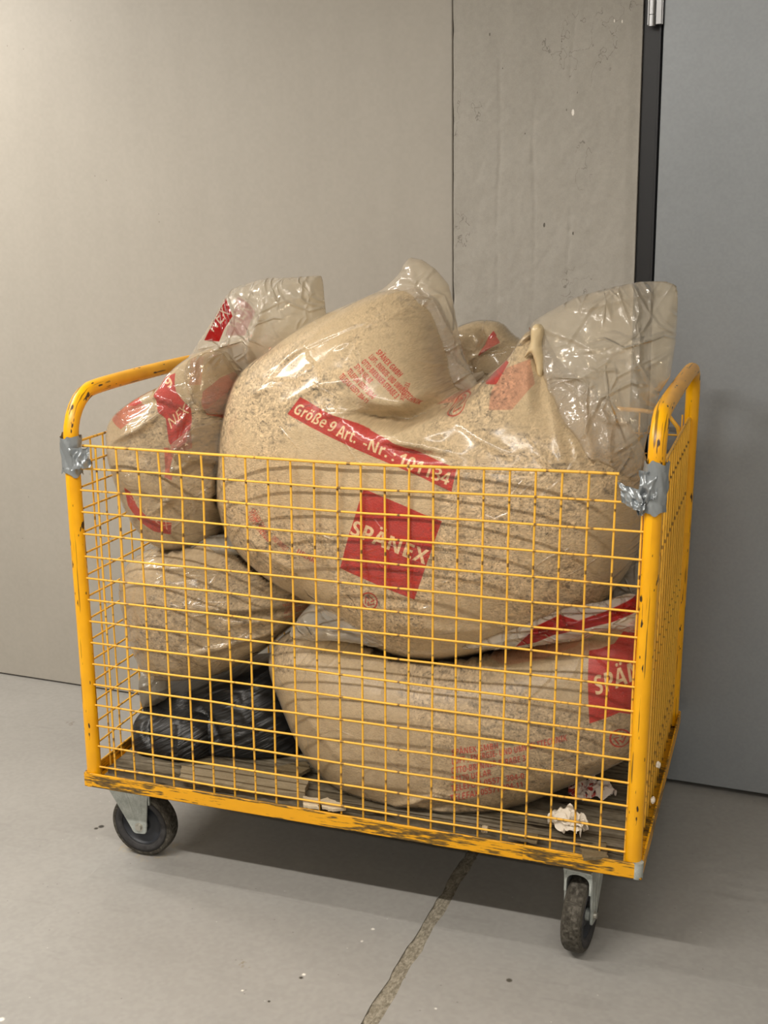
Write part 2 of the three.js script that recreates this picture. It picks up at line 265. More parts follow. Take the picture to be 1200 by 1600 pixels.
  mesh('end_hoop', hoop(XL, 0.872, 0.1, -0.003), tubeMat, trolley); mesh('end_hoop', hoop(XR, 0.888, 0.075, 0.004), tubeMat, trolley);
  // mesh panels: the rods round the edge are the panel, the wires its parts
  const wr = 0.0023;
  function panel(nu, place, opts = {}) {
    const rr = rng(opts.seed || 1), wav = opts.wave || 0.0012, top = R0 + 15 * C, end = nu * C, bend = opts.bend || (() => [0, 0, 0]);
    const Q = (u, v, d = 0) => { const [bu, bv, bd] = bend(u, v); return place(u + bu, v + bv, d + bd); };
    const rod = [];
    const u0 = opts.u0 ?? 0, u1 = opts.u1 ?? end;
    if (opts.round) { const q = 0.05; rod.push(tube([Q(u0, 0), Q(u0, top - q), Q(u0 + q * 0.3, top - q * 0.3), Q(u0 + q, top), Q((u0 + u1) / 2, top), Q(u1 - q, top), Q(u1 - q * 0.3, top - q * 0.3), Q(u1, top - q), Q(u1, 0)], 0.0055, 80, 8)); }
    else { const a = []; for (let k = 0; k <= 24; k++) a.push(Q(mix(opts.t0 ?? u0, opts.t1 ?? u1, k / 24), top)); rod.push(tube(a, 0.0029, 48, 8)); }
    const pm = mesh('mesh_panel', merge(rod), wireMat, trolley);
    for (let i = 0; i <= nu; i++) {
      const hi = (opts.topOf ? opts.topOf(i) : top), a = [], s = rr() * 90; const N = 8;
      for (let k = 0; k <= N; k++) { const v = mix(-0.022, hi, k / N); a.push(Q(i * C + (fbm(v * 5, s, 171, 2) - 0.5) * wav * 2.6, v, -0.0022)); }
      mesh('wire', tube(a, wr, 16, 6), wireMat, pm);
    }
    for (let j = 0; j < 15; j++) {
      const a = [], s = rr() * 90, e = opts.rowEnd ? opts.rowEnd(j) : u1, v = R0 + j * C; const N = 18;
      for (let k = 0; k <= N; k++) { const u = mix(u0, e, k / N); a.push(Q(u, v + (fbm(u * 6, s, 173, 2) - 0.5) * wav * 3.2, 0.0022)); }
      mesh('wire', tube(a, wr, 36, 6), wireMat, pm);
    }
    return pm;
  }
  const f = (u, v, d) => V(u, v, d);
  panel(24, f, {
    seed: 11, u1: 1.205, t0: 0.02, t1: 1.155, topOf: i => i === 24 ? 0.7 : R0 + 15 * C, rowEnd: j => j === 14 ? 1.165 : 1.205,
    bend: (u, v) => {
      const k = sstep(0.55, 1.2, u) * sstep(0.55, 0.76, v), q = Math.exp(-((u - 0.22) ** 2) / 0.012) * sstep(0.62, 0.74, v) * (1 - sstep(0.74, 0.766, v));
      const m = Math.exp(-((u - 0.385) ** 2) / 0.0008) * Math.exp(-((v - 0.213) ** 2) / 0.0004);
      return [q * 0.008 * Math.sin(v * 60), k * 0.012 - 0.004 * sstep(0.6, 0.76, v) * (1 - k) - m * 0.006, -q * 0.006];
    },
  });
  panel(24, (u, v, d) => V(u, v + 0.004, ZB - d), { seed: 12, round: true, u0: 0.012, u1: 1.196 });
  panel(14, (u, v, d) => V(XL + d, v, -0.022 - u), { seed: 13, u0: -0.005, u1: 0.705 });
  panel(14, (u, v, d) => V(XR - d, v, -0.022 - u), { seed: 14, u0: -0.005, u1: 0.705, wave: 0.003 });
}
{
  // castors
  const wheelR = 0.08, axleY = -FY + wheelR;
  const lathe = pts => { const g = new THREE.LatheGeometry(pts.map(p => new THREE.Vector2(p[0], p[1] * 1.2)), 56); g.rotateX(Math.PI / 2); return boxUV(g); };   // axle along z
  const tread = lathe([[0.066, -0.0175], [0.0735, -0.0175], [0.078, -0.0135], [0.0795, -0.008], [0.08, 0], [0.0795, 0.008], [0.078, 0.0135], [0.0735, 0.0175], [0.066, 0.0175]]);
  const tyre = lathe([[0.05, -0.014], [0.053, -0.017], [0.06, -0.0182], [0.068, -0.0178], [0.068, 0.0178], [0.06, 0.0182], [0.053, 0.017], [0.05, 0.014], [0.05, -0.014]]);
  const rim = lathe([[0.014, -0.011], [0.024, -0.011], [0.028, -0.006], [0.044, -0.006], [0.048, -0.013], [0.0515, -0.014], [0.0515, 0.014], [0.048, 0.013], [0.044, 0.006], [0.028, 0.006], [0.024, 0.011], [0.014, 0.011], [0.014, -0.011]]);
  const hub = lathe([[0.0001, -0.019], [0.013, -0.019], [0.014, -0.017], [0.014, 0.017], [0.013, 0.019], [0.0001, 0.019]]);
  const bolt = (() => { const a = new THREE.CylinderGeometry(0.0075, 0.0075, 0.07, 6); a.rotateX(Math.PI / 2); const b = new THREE.CylinderGeometry(0.011, 0.011, 0.0595, 20); b.rotateX(Math.PI / 2); return merge([boxUV(a), boxUV(b)]); })();
  const boltMat = std({ color: 0xb9b8b0, roughness: 0.3, metalness: 0.7 });
  const rimMat = std({ color: 0x2c2f36, roughness: 0.5 });
  const H = FY - 0.029 - wheelR;                        // axle to the underside of the frame
  const cheek = (() => {
    const s = new THREE.Shape(); const o = -0.036;      // swivel centre lies behind the axle
    s.moveTo(o - 0.05, H - 0.012); s.lineTo(o - 0.046, H - 0.03); s.lineTo(-0.02, -0.006); s.quadraticCurveTo(-0.017, -0.016, -0.009, -0.017); s.lineTo(0.011, -0.0155); s.quadraticCurveTo(0.017, -0.014, 0.0175, -0.006); s.lineTo(0.024, H - 0.05); s.lineTo(0.034, H - 0.012); s.closePath();
    return new THREE.ExtrudeGeometry(s, { depth: 0.003, bevelEnabled: true, bevelSize: 0.0012, bevelThickness: 0.0012, bevelSegments: 1, curveSegments: 6 });
  })();
  const rib = (() => { const g = new RoundedBoxGeometry(0.007, H * 0.62, 0.003, 1, 0.0014); g.rotateZ(0.3); g.translate(-0.022, H * 0.42, 0); return g; })();
  const rib2 = (() => { const g = new RoundedBoxGeometry(0.006, H * 0.5, 0.003, 1, 0.0014); g.translate(0.006, H * 0.4, 0); return g; })();
  function fork() {
    const L = []; for (const s of [1, -1]) { const a = cheek.clone(); a.translate(0, 0, s > 0 ? 0.0255 : -0.0285); L.push(boxUV(a)); for (const q of [rib, rib2]) { const b = q.clone(); b.translate(0, 0, s * 0.029); L.push(boxUV(b)); } }
    const o = -0.036; L.push(box(0.084, 0.004, 0.058, o + 0.034, H - 0.013, 0, 0.0015), box(0.004, 0.03, 0.056, o - 0.046, H - 0.028, 0, 0.0015));
    { const w = 0.0285, sh = new THREE.Shape(); sh.moveTo(-w, H - 0.066); sh.lineTo(-w, H - 0.012); sh.lineTo(w, H - 0.012); sh.lineTo(w, H - 0.066); sh.lineTo(0.0235, H - 0.066); sh.lineTo(0.0235, H - 0.044); sh.quadraticCurveTo(0.0235, H - 0.026, 0, H - 0.025); sh.quadraticCurveTo(-0.0235, H - 0.026, -0.0235, H - 0.044); sh.lineTo(-0.0235, H - 0.066); sh.closePath(); const g = new THREE.ExtrudeGeometry(sh, { depth: 0.003, bevelEnabled: false, curveSegments: 8 }); g.rotateY(Math.PI / 2); g.translate(0.027, 0, 0); L.push(boxUV(g)); }
    const ring = new THREE.CylinderGeometry(0.036, 0.04, 0.012, 32); ring.translate(o, H - 0.006, 0); L.push(boxUV(ring)); L.push(box(0.1, 0.004, 0.085, o, H + 0.0005, 0, 0.0015)); return merge(L);
  }
  const fg = fork();
  for (const [x, z, turn] of [[0.072, -0.082, 0], [1.113, -0.032, -Math.PI / 2 - 0.1], [0.13, -0.68, Math.PI + 0.2], [1.09, -0.66, 0.5]]) {
    const c = mesh('castor', fg, zincMat, trolley); c.position.set(x, axleY, z); c.rotation.y = turn;
    mesh('wheel_tyre', tyre, rubberMat, c); mesh('wheel_tread', tread, treadMat, c); mesh('wheel_rim', rim, rimMat, c); mesh('wheel_hub', hub, zincMat, c); mesh('axle_bolt', bolt, boltMat, c);
  }
}
{
  // silver tape wrapped round the posts, with a crumpled flap to the mesh
  const tm = std({ color: 0x9aa0a4, roughness: 0.28, metalness: 0.5, side: THREE.DoubleSide });
  const crumple = (u, v, s) => { let q = 0; for (let k = 0; k < 4; k++) { const a = h2(k, s, 3) * 6.3, f = 0.6 + h2(k, s, 4) * 1.1, t = (u * Math.cos(a) + v * Math.sin(a)) * f + h2(k, s, 5) * 7 + fbm(u * 1.3, v * 1.3, s + k, 2); q += Math.abs(t - Math.floor(t) - 0.5) / f; } return q; };
  function wrap(x, y0, y1, s) {
    const nu = 40, nv = 30, pos = [], idx = []; for (let j = 0; j <= nv; j++) for (let i = 0; i <= nu; i++) {
      const a = i / nu * Math.PI * 2, v = j / nv; let y = mix(y0, y1, v) + (v < 0.15 || v > 0.85 ? (fbm(i * 0.35 * (i < nu ? 1 : 0), j > 15 ? 5 : 1, s, 2) - 0.5) * 0.016 : 0); const r = TR + 0.0015 + crumple(Math.sin(a) + 3, v * 2 + Math.cos(a), s) * 0.0045; pos.push(x + Math.cos(a) * r, y, Math.sin(a) * r);
    } for (let j = 0; j < nv; j++) for (let i = 0; i < nu; i++) { const a = j * (nu + 1) + i, b = a + 1, c = a + nu + 1, d = c + 1; idx.push(a, c, b, b, c, d); }
    return [pos, idx];
  }
  function flap(corners, s, amp) {                       // bilinear sheet between four corners: tl, tr, br, bl
    const n = 26, pos = [], idx = []; const [tl, tr, br, bl] = corners; for (let j = 0; j <= n; j++) for (let i = 0; i <= n; i++) {
      const u = i / n, v = j / n, p = tl.clone().lerp(tr, u).lerp(bl.clone().lerp(br, u), v); const e = (i === 0 || i === n || j === 0 || j === n) ? 1 : 0; p.x += (fbm(v * 4, u * 4, s, 2) - 0.5) * 0.008 * e; p.y += (fbm(u * 4 + 4, v * 4, s + 2, 2) - 0.5) * 0.01 * e; p.z += (crumple(u * 1.7, v * 1.7, s) - 0.6) * amp; pos.push(p.x, p.y, p.z);
    } for (let j = 0; j < n; j++) for (let i = 0; i < n; i++) { const a = j * (n + 1) + i, b = a + 1, c = a + n + 1, d = c + 1; idx.push(a, c, b, b, c, d); } return [pos, idx];
  }
  const build = lists => merge(lists.map(([pos, idx]) => { const g = new THREE.BufferGeometry(); g.setAttribute('position', new THREE.Float32BufferAttribute(pos, 3)); g.setIndex(idx); g.computeVertexNormals(); return boxUV(g); }));
  const P = (px, py, z) => { const p = at(px, py, z); p.y -= FY; return p; };
  mesh('tape', build([wrap(XL - 0.004, 0.7, 0.782, 201), flap([P(112, 700, 0.022), P(142, 700, 0.014), P(144, 728, 0.012), P(114, 736, 0.022)], 203, 0.012)]), tm, trolley).userData.label = 'crumpled silver tape round the front left post';
  mesh('tape', build([wrap(XR + 0.004, 0.712, 0.806, 207), flap([P(966, 755, 0.008), P(1003, 764, 0.022), P(1000, 800, 0.024), P(971, 783, 0.012)], 209, 0.011), flap([P(1000, 735, 0.02), P(1027, 738, 0.019), P(1027, 778, 0.019), P(998, 790, 0.024)], 211, 0.01), flap([P(987, 775, 0.016), P(1012, 770, 0.022), P(1004, 806, 0.02), P(998, 806, 0.018)], 213, 0.01)]), tm, trolley).userData.label = 'torn silver tape round the front right post';
}

// ───────────── sacks ─────────────
const RED = [196, 24, 12];
// sheet of folded, crumpled plastic: straight creases of several directions, bent a little
function crease(u, v, s, n = 6, f0 = 3) { let q = 0, w = 0; for (let k = 0; k < n; k++) { const a = h2(k, s, 31) * 6.283, f = f0 * (0.7 + 1.9 * h2(k, s, 32)); const t = (u * Math.cos(a) + v * Math.sin(a)) * f + h2(k, s, 33) * 9 + 0.9 * fbm(u * f0 * 0.5, v * f0 * 0.5, s + k * 3, 2); q += Math.abs(t - Math.floor(t) - 0.5) * 2 / f; w += 1 / f; } return q / w; }
// A filled or empty sack: an outline at its own depth, blown up to thicknesses tf (front) and tb (back), then wrinkled.
function blob(o) {
  const { z, tf, tb, h = 0.006, seed = 1, pw = 0.5 } = o;
  const tilt = o.tilt || (() => 0); // bends the whole sack forwards or back
  const ctl = o.outline.map(([px, py]) => { let p = at(px, py, z); for (let k = 0; k < 8; k++) p = at(px, py, z + tilt(p.x, p.y)); return p; }); const cv = new THREE.CatmullRomCurve3(ctl.map(p => V(p.x, p.y, 0)), true, o.sharp ? 'catmullrom' : 'centripetal', o.sharp ? 0.15 : 0.5);
  const S = cv.getSpacedPoints(o.n || 220); S.pop(); const N = S.length;
  let x0 = 1e9, x1 = -1e9, y0 = 1e9, y1 = -1e9; for (const p of S) { x0 = Math.min(x0, p.x); x1 = Math.max(x1, p.x); y0 = Math.min(y0, p.y); y1 = Math.max(y1, p.y); }
  const nx = Math.ceil((x1 - x0) / h) + 3, ny = Math.ceil((y1 - y0) / h) + 3, gx = x0 - 1.37 * h, gy = y0 - 1.37 * h; const sd = new Float32Array(nx * ny), phi = new Float32Array(nx * ny);
  for (let j = 0; j < ny; j++) for (let i = 0; i < nx; i++) {
    const X = gx + i * h, Y = gy + j * h; let d = 1e9, inside = false;
    for (let k = 0; k < N; k++) { const a = S[k], b = S[(k + 1) % N]; const ex = b.x - a.x, ey = b.y - a.y, t = Math.max(0, Math.min(1, ((X - a.x) * ex + (Y - a.y) * ey) / (ex * ex + ey * ey + 1e-12))); const dx = X - a.x - t * ex, dy = Y - a.y - t * ey; d = Math.min(d, dx * dx + dy * dy); if ((a.y > Y) !== (b.y > Y) && X < ex * (Y - a.y) / ey + a.x) inside = !inside; }
    sd[j * nx + i] = (inside ? 1 : -1) * Math.sqrt(d);
  }
  for (let it = 0; it < 420; it++) for (let j = 1; j < ny - 1; j++) for (let i = 1; i < nx - 1; i++) { const k = j * nx + i; if (sd[k] <= 0) continue; const g = (phi[k - 1] + phi[k + 1] + phi[k - nx] + phi[k + nx] + 1) / 4; phi[k] += 1.88 * (g - phi[k]); if (phi[k] < 0) phi[k] = 0; }
  // near the rim follow the distance to it, so that the rim is smooth
  const q = new Float32Array(nx * ny), known = new Uint8Array(nx * ny); for (let k = 0; k < nx * ny; k++) if (sd[k] > 2.5 * h) { q[k] = phi[k] / sd[k]; known[k] = 1; }
  for (let it = 0; it < 12; it++) for (let j = 1; j < ny - 1; j++) for (let i = 1; i < nx - 1; i++) { const k = j * nx + i; if (sd[k] > 2.5 * h || sd[k] < -2 * h) continue; let s = 0, c = 0; for (const m of [k - 1, k + 1, k - nx, k + nx]) if (known[m]) { s += q[m]; c++; } if (c) { q[k] = s / c; known[k] = 1; } }
  let mx = 0; for (let k = 0; k < nx * ny; k++) { if (sd[k] > 0 && sd[k] <= 2.5 * h) phi[k] = q[k] * sd[k]; if (sd[k] > 0) mx = Math.max(mx, phi[k]); }
  const dome = (X, Y) => { const a = (X - gx) / h, b = (Y - gy) / h, i = Math.max(0, Math.min(nx - 2, Math.floor(a))), j = Math.max(0, Math.min(ny - 2, Math.floor(b))), u = a - i, v = b - j, k = j * nx + i; const f = (phi[k] * (1 - u) + phi[k + 1] * u) * (1 - v) + (phi[k + nx] * (1 - u) + phi[k + nx + 1] * u) * v; return Math.pow(Math.max(0, f / mx), pw); };
  const sdAt = (X, Y) => { const i = Math.max(0, Math.min(nx - 1, Math.round((X - gx) / h))), j = Math.max(0, Math.min(ny - 1, Math.round((Y - gy) / h))); return sd[j * nx + i]; };
  const flat = o.flat || 0; const prof = (X, Y) => { const d = dome(X, Y); return flat ? mix(d, 1 - Math.pow(1 - d, 2.2), flat) : d; };
  const front0 = (X, Y) => z + tilt(X, Y) + tf * prof(X, Y);
  const on = (px, py) => { let zz = z + tf * 0.8, p; for (let k = 0; k < 14; k++) { p = at(px, py, zz); zz = mix(zz, front0(p.x, p.y), 0.7); } return [p.x, p.y]; };
  const creases = (o.creases || []).map(c => ({ w: 0.006, a: 0.006, ...c, p: c.p.map(([a, b]) => on(a, b)) }));
  const segd = (X, Y, p) => { let best = 1e9, at_ = 0; for (let k = 0; k + 1 < p.length; k++) { const [ax, ay] = p[k], ex = p[k + 1][0] - ax, ey = p[k + 1][1] - ay, t = Math.max(0, Math.min(1, ((X - ax) * ex + (Y - ay) * ey) / (ex * ex + ey * ey + 1e-12))); const d = Math.hypot(X - ax - t * ex, Y - ay - t * ey); if (d < best) { best = d; at_ = (k + t) / (p.length - 1); } } return [best, at_]; };
  const lump = o.lump ?? 0.012, crum = o.crumple ?? 0.004, cf = o.cf ?? 4;
  const disp = (X, Y, side) => {
    let e = (fbm(X * 5 + seed, Y * 5, seed + side * 50, 3) - 0.5) * 2 * lump + (crease(X + side * 3, Y, seed + side * 7, 6, cf) - 0.5) * 2 * crum + (fbm(X * 34, Y * 34, seed + 9, 2) - 0.5) * (o.fine ?? 0.003);
    if (side === 0) for (const c of creases) { const [d, t] = segd(X, Y, c.p); if (d < c.w * 4) { const ta = Math.sin(Math.PI * Math.min(1, Math.max(0, 0.08 + t * 0.84))); e += c.a * Math.exp(-((d / c.w) ** (c.k || 1.4))) * ta; } }
    if (o.shape && side === 0) e += o.shape(X, Y, on);
    return e;
  };
  const pos = [], uv = [], idx = [], cacheN = [new Map(), new Map()], cacheE = new Map(), W = x1 - x0, H = y1 - y0;
  const rim = o.rim ?? 0.02;
  const add = (X, Y, Z) => { pos.push(X, Y, Z); uv.push((X - x0) / W, (Y - y0) / H); return pos.length / 3 - 1; };
  const node = (k, s) => { let r = cacheN[s].get(k); if (r === undefined) { const i = k % nx, j = (k / nx) | 0, X = gx + i * h, Y = gy + j * h, p = prof(X, Y), m = sstep(0, rim, sd[k]); const d = disp(X, Y, s) * m; r = add(X, Y, z + tilt(X, Y) + (s ? -tb * p - Math.max(-tb * p * 0.8, d) : tf * p + Math.max(-tf * p * 0.8, d))); cacheN[s].set(k, r); } return r; };
  const edge = (a, b) => { const key = a < b ? a * nx * ny + b : b * nx * ny + a; let r = cacheE.get(key); if (r === undefined) { const t = sd[a] / (sd[a] - sd[b]); const X = gx + mix(a % nx, b % nx, t) * h, Y = gy + mix((a / nx) | 0, (b / nx) | 0, t) * h; r = add(X, Y, z + tilt(X, Y) + (fbm(X * 9, Y * 9, seed + 77, 2) - 0.5) * (o.rimWave || 0)); cacheE.set(key, r); } return r; };
  for (let j = 0; j + 1 < ny; j++) for (let i = 0; i + 1 < nx; i++) {
    const c = [j * nx + i, j * nx + i + 1, (j + 1) * nx + i + 1, (j + 1) * nx + i]; if (c.every(k => sd[k] <= 0)) continue;
    for (const s of [0, 1]) { const poly = []; for (let k = 0; k < 4; k++) { const a = c[k], b = c[(k + 1) % 4]; if (sd[a] > 0) poly.push(node(a, s)); if ((sd[a] > 0) !== (sd[b] > 0)) poly.push(edge(a, b)); } for (let k = 1; k + 1 < poly.length; k++) s ? idx.push(poly[0], poly[k + 1], poly[k]) : idx.push(poly[0], poly[k], poly[k + 1]); }
  }
  const g = new THREE.BufferGeometry(); g.setAttribute('position', new THREE.Float32BufferAttribute(pos, 3)); g.setAttribute('uv', new THREE.Float32BufferAttribute(uv, 2)); g.setIndex(idx); g.computeVertexNormals();
  const sdf = (X, Y) => { const a = Math.max(0, Math.min(nx - 1.001, (X - gx) / h)), b = Math.max(0, Math.min(ny - 1.001, (Y - gy) / h)), i = Math.floor(a), j = Math.floor(b), u = a - i, v = b - j, k = j * nx + i; return (sd[k] * (1 - u) + sd[k + 1] * u) * (1 - v) + (sd[k + nx] * (1 - u) + sd[k + nx + 1] * u) * v; };
  // where a point inside this sack has to go to lie against its side
  const pushed = (X, Y, Z, pad) => { if (X < gx || Y < gy || X > gx + nx * h || Y > gy + ny * h) return null; const s = sdf(X, Y); if (s < -pad) return null; const p = s > 0 ? prof(X, Y) : 0, c = z + tilt(X, Y); if (Z > c + tf * p + 0.016 || Z < c - tb * p - 0.016) return null; const e = 0.008; let ax = sdf(X + e, Y) - sdf(X - e, Y), ay = sdf(X, Y + e) - sdf(X, Y - e); const l = Math.hypot(ax, ay) || 1; return [X - ax / l * (s + pad), Y - ay / l * (s + pad)]; };
  return { g, on, W, H, x0, y0, front0, pushed };
}
// print on a sack: drawn flat on the plastic, found again through (x, y) on the sack
function printLayer(b, res, items) {
  const W = Math.min(1800, Math.round(b.W * res)), H = Math.min(1800, Math.round(b.H * res)), cv = document.createElement('canvas'); cv.width = W; cv.height = H; const c = cv.getContext('2d'); c.fillStyle = '#000'; c.fillRect(0, 0, W, H);
  const to = ([px, py]) => { const [x, y] = b.on(px, py); return [(x - b.x0) / b.W * W, H - (y - b.y0) / b.H * H]; };
  for (const it of items) {
    c.setTransform(1, 0, 0, 1, 0, 0); c.globalAlpha = 1;
    const ink = it.ink ?? '#f00';                       // red channel: red ink; green channel: white ink
    if (it.poly) { c.fillStyle = ink; c.globalAlpha = it.a ?? 1; c.beginPath(); it.poly.map(to).forEach(([x, y], k) => k ? c.lineTo(x, y) : c.moveTo(x, y)); c.closePath(); c.fill(); }
    if (it.text) {                                       // lies along `from`-`end`, capital height along `up`
      const A = to(it.from), B = to(it.end), U = to(it.up); c.font = `${it.weight || 'bold'} 100px ${it.font || 'sans-serif'}`; const w = c.measureText(it.text).width || 60 * it.text.length;
      c.setTransform((B[0] - A[0]) / w, (B[1] - A[1]) / w, -(U[0] - A[0]) / 73, -(U[1] - A[1]) / 73, A[0], A[1]); c.fillStyle = ink; c.globalAlpha = it.a ?? 1; c.fillText(it.text, 0, 0);
    }
    if (it.ring) { const [x, y] = to(it.ring), r = it.r * W / b.W; c.strokeStyle = ink; c.lineWidth = r * 0.16; c.beginPath(); c.ellipse(x, y, r * (it.sx || 1), r, it.rot || 0, 0, 6.3); c.stroke(); c.lineWidth = r * 0.13; for (let k = 0; k < 3; k++) { const a = k * 2.094 + (it.rot || 0); c.beginPath(); c.moveTo(x + Math.cos(a) * r * 0.72 * (it.sx || 1), y + Math.sin(a) * r * 0.72); c.lineTo(x + Math.cos(a + 1.5) * r * 0.62 * (it.sx || 1), y + Math.sin(a + 1.5) * r * 0.62); c.lineTo(x + Math.cos(a + 2.2) * r * 0.2 * (it.sx || 1), y + Math.sin(a + 2.2) * r * 0.2); c.stroke(); } }
  }
  return { W, H, d: c.getImageData(0, 0, W, H).data };
}
function sawdust(b, seed, items = [], { res = 1250, tone = 1, dust = 0.5 } = {}) {
  const L = printLayer(b, res, items), { W, H, d } = L, sx = b.W / W, sy = b.H / H;
  const map = tex(W, H, (i, j, o) => {
    const x = i * sx, y = j * sy, wx = x + (fbm(x * 40, y * 40, seed + 1, 2) - 0.5) * 0.02;
    const m = sstep(dust - 0.1, dust + 0.14, fbm(x * 6.5, y * 6.5, seed + 3, 4)), big = fbm(x * 3, y * 3, seed + 5, 3) - 0.5;
    const ch = fbm(wx * 230, y * 260, seed + 7, 3), sp = vn(wx * 330, y * 330, seed + 11), fl = vn(x * 120 + fbm(x * 60, y * 60, seed, 2) * 3, y * 150, seed + 13);
    let v = 1 + big * 0.10 + (ch - 0.5) * mix(0.14, 0.42, m) + (sp - 0.5) * mix(0.08, 0.2, m) - sstep(0.72, 0.9, fl) * mix(0.06, 0.22, m) + sstep(0.72, 0.9, 1 - fl) * 0.08 * m - sstep(0.78, 0.88, vn(wx * 470 + 7, y * 470, seed + 17)) * mix(0.05, 0.3, m);
    let r = 207 * v * tone, g = 189 * v * tone, bl = 164 * v * tone; const pale = (1 - m) * 0.55; r = mix(r, 213 * tone, pale * 0.5); g = mix(g, 196 * tone, pale * 0.5); bl = mix(bl, 165 * tone, pale * 0.5);
    const k = ((H - 1 - j) * W + i) * 4, R = d[k] / 255, G = d[k + 1] / 255; const pv = 0.86 + (v - 1) * 0.55;
    r = mix(r, RED[0] * pv * 1.1, R); g = mix(g, RED[1] * pv, R); bl = mix(bl, RED[2] * pv, R); r = mix(r, 250 * pv * 1.1, G); g = mix(g, 226 * pv * 1.1, G); bl = mix(bl, 192 * pv * 1.1, G);
    o[0] = r; o[1] = g; o[2] = bl;
  }, { wrap: false });
  return phys({ map, roughness: 0.7, bumpMap: grainBump, bumpScale: 0.0014 });
}
const grainBump = tex(512, 512, (i, j, o) => { const v = fbm(i / 3.2, j / 2.6, 301, 3) * 255; o[0] = o[1] = o[2] = v; }, { srgb: false }); grainBump.repeat.set(2.4, 2.4);
function filmRelief(seed, n, facets, w0, size = 1024) {  // sharp creases in short zigzags over faint facets; wraps round
  const f = new Float32Array(size * size), r = rng(seed);
  for (let k = 0; k < n; k++) {
    let x = r() * size, y = r() * size, a = r() * 6.283; const m = 2 + Math.floor(r() * 4), w = w0 * (0.7 + r() * 0.9), hgt = 0.45 + r() * 0.55;
    for (let q = 0; q < m; q++) {
      a += (r() - 0.5) * 1.9; const L = size * (0.03 + r() * 0.11), X = x + Math.cos(a) * L, Y = y + Math.sin(a) * L, t0 = q / m, t1 = (q + 1) / m;
      for (let j = Math.floor(Math.min(y, Y) - w); j <= Math.max(y, Y) + w; j++) for (let i = Math.floor(Math.min(x, X) - w); i <= Math.max(x, X) + w; i++) {
        const t = Math.max(0, Math.min(1, ((i - x) * (X - x) + (j - y) * (Y - y)) / (L * L))), d = Math.hypot(i - x - t * (X - x), j - y - t * (Y - y)); if (d >= w) continue;
        const T = mix(t0, t1, t), v = hgt * Math.pow(1 - d / w, 1.3) * Math.min(1, 4 * T, 4 * (1 - T) + 0.15), K = ((j % size + size) % size) * size + (i % size + size) % size; if (v > f[K]) f[K] = v;
      }
      x = X; y = Y;
    }
  }
  return tex(size, size, (i, j, o) => { const x = i / size, y = j / size; const v = 20 + f[j * size + i] * 150 + facets * (crease(x, y, seed, 6, 8) * 60 + fbm(x * 24, y * 24, seed + 5, 3) * 30); o[0] = o[1] = o[2] = v; }, { srgb: false });
}
const filmBump = filmRelief(611, 80, 1.2, 12), skinBump = filmRelief(613, 26, 0.5, 7), skinBump2 = filmRelief(617, 60, 1, 7);
const bagBump = tex(512, 512, (i, j, o) => { const x = i / 512, y = j / 512, X = x * 0.83 + y * 0.56, Y = y * 0.83 - x * 0.56; const v = 255 * fbm(X * 5 + 2 * fbm(x * 4, y * 4, 621, 2), Y * 34, 623, 4); o[0] = o[1] = o[2] = v; }, { srgb: false });
const filmMat = (o = {}) => phys({ color: 0xf0e9db, roughness: 0.09, transmission: 0.7, thickness: 0, ior: 1.5, side: THREE.DoubleSide, bumpMap: filmBump, bumpScale: 0.009, ...o });
const clearFilm = filmMat({ transmission: 0.76 });
function printedFilm(b, items) { const L = printLayer(b, 1000, items), { W, H, d } = L; const map = tex(W, H, (i, j, o) => { const k = ((H - 1 - j) * W + i) * 4, R = d[k] / 255, G = d[k + 1] / 255; o[0] = mix(mix(233, 190, R), 232, G); o[1] = mix(mix(226, 30, R), 214, G); o[2] = mix(mix(211, 30, R), 196, G); }, { wrap: false }); return filmMat({ color: 0xffffff, map }); }
const rel = (g, x, y, z) => { g.translate(-x, -y, -z); return g; };
function sack(label, pos, category = 'sack', group) { return thing('plastic_sack', label, category, pos, group); }
const solids = [];                                       // sacks already lying there press the next ones out of shape
function press(g, owner, pad) { const p = g.attributes.position; for (const [o, b] of solids) if (o !== owner) for (let i = 0; i < p.count; i++) { const q = b.pushed(p.getX(i), p.getY(i), p.getZ(i), pad); if (q) p.setXY(i, q[0], q[1]); } }
function held(g, pad) {                                  // the deck, the mesh and the end panels hold the sacks in
  const p = g.attributes.position; for (let i = 0; i < p.count; i++) { let x = p.getX(i), y = Math.max(p.getY(i), FY + 0.002 + pad), z = Math.min(p.getZ(i), -0.0055 - pad); z = Math.max(z, ZB + 0.01 + pad); if (y < FY + 0.9) x = Math.min(1.203 - pad, x); if (y < FY + 0.77) x = Math.max(0.008 + pad, x); p.setXYZ(i, x, y, z); } g.computeVertexNormals();
}
function part(name, b, mat, parent, label) {
  if (name === 'bag_body' || name === 'bag_tail') press(b.g, parent, 0.004);
  held(b.g, name === 'film' ? 0.001 : 0.003);
  if (name === 'bag_body' || name === 'bag_tail') solids.push([parent, b]);
  if (mat.transmission > 0 && !mat.map && b.W) { const uv = b.g.attributes.uv; for (let i = 0; i < uv.count; i++) uv.setXY(i, uv.getX(i) * b.W / 0.45 + b.x0, uv.getY(i) * b.H / 0.45 + b.y0); } const p = parent.position; const m = mesh(name, rel(b.g, p.x, p.y, p.z), mat, parent); if (label) m.userData.label = label; return m; }
const skinFilm = o => phys({ color: 0xf6f1e6, roughness: 0.2, transmission: 0.965, thickness: 0, ior: 1.5, side: THREE.DoubleSide, bumpMap: skinBump, bumpScale: 0.005, ...o });
const skin = skinFilm(), skinMatte = skinFilm({ roughness: 0.38, specularIntensity: 0.6 }), skinCreased = skinFilm({ bumpMap: skinBump2, roughness: 0.13, transmission: 0.94 });
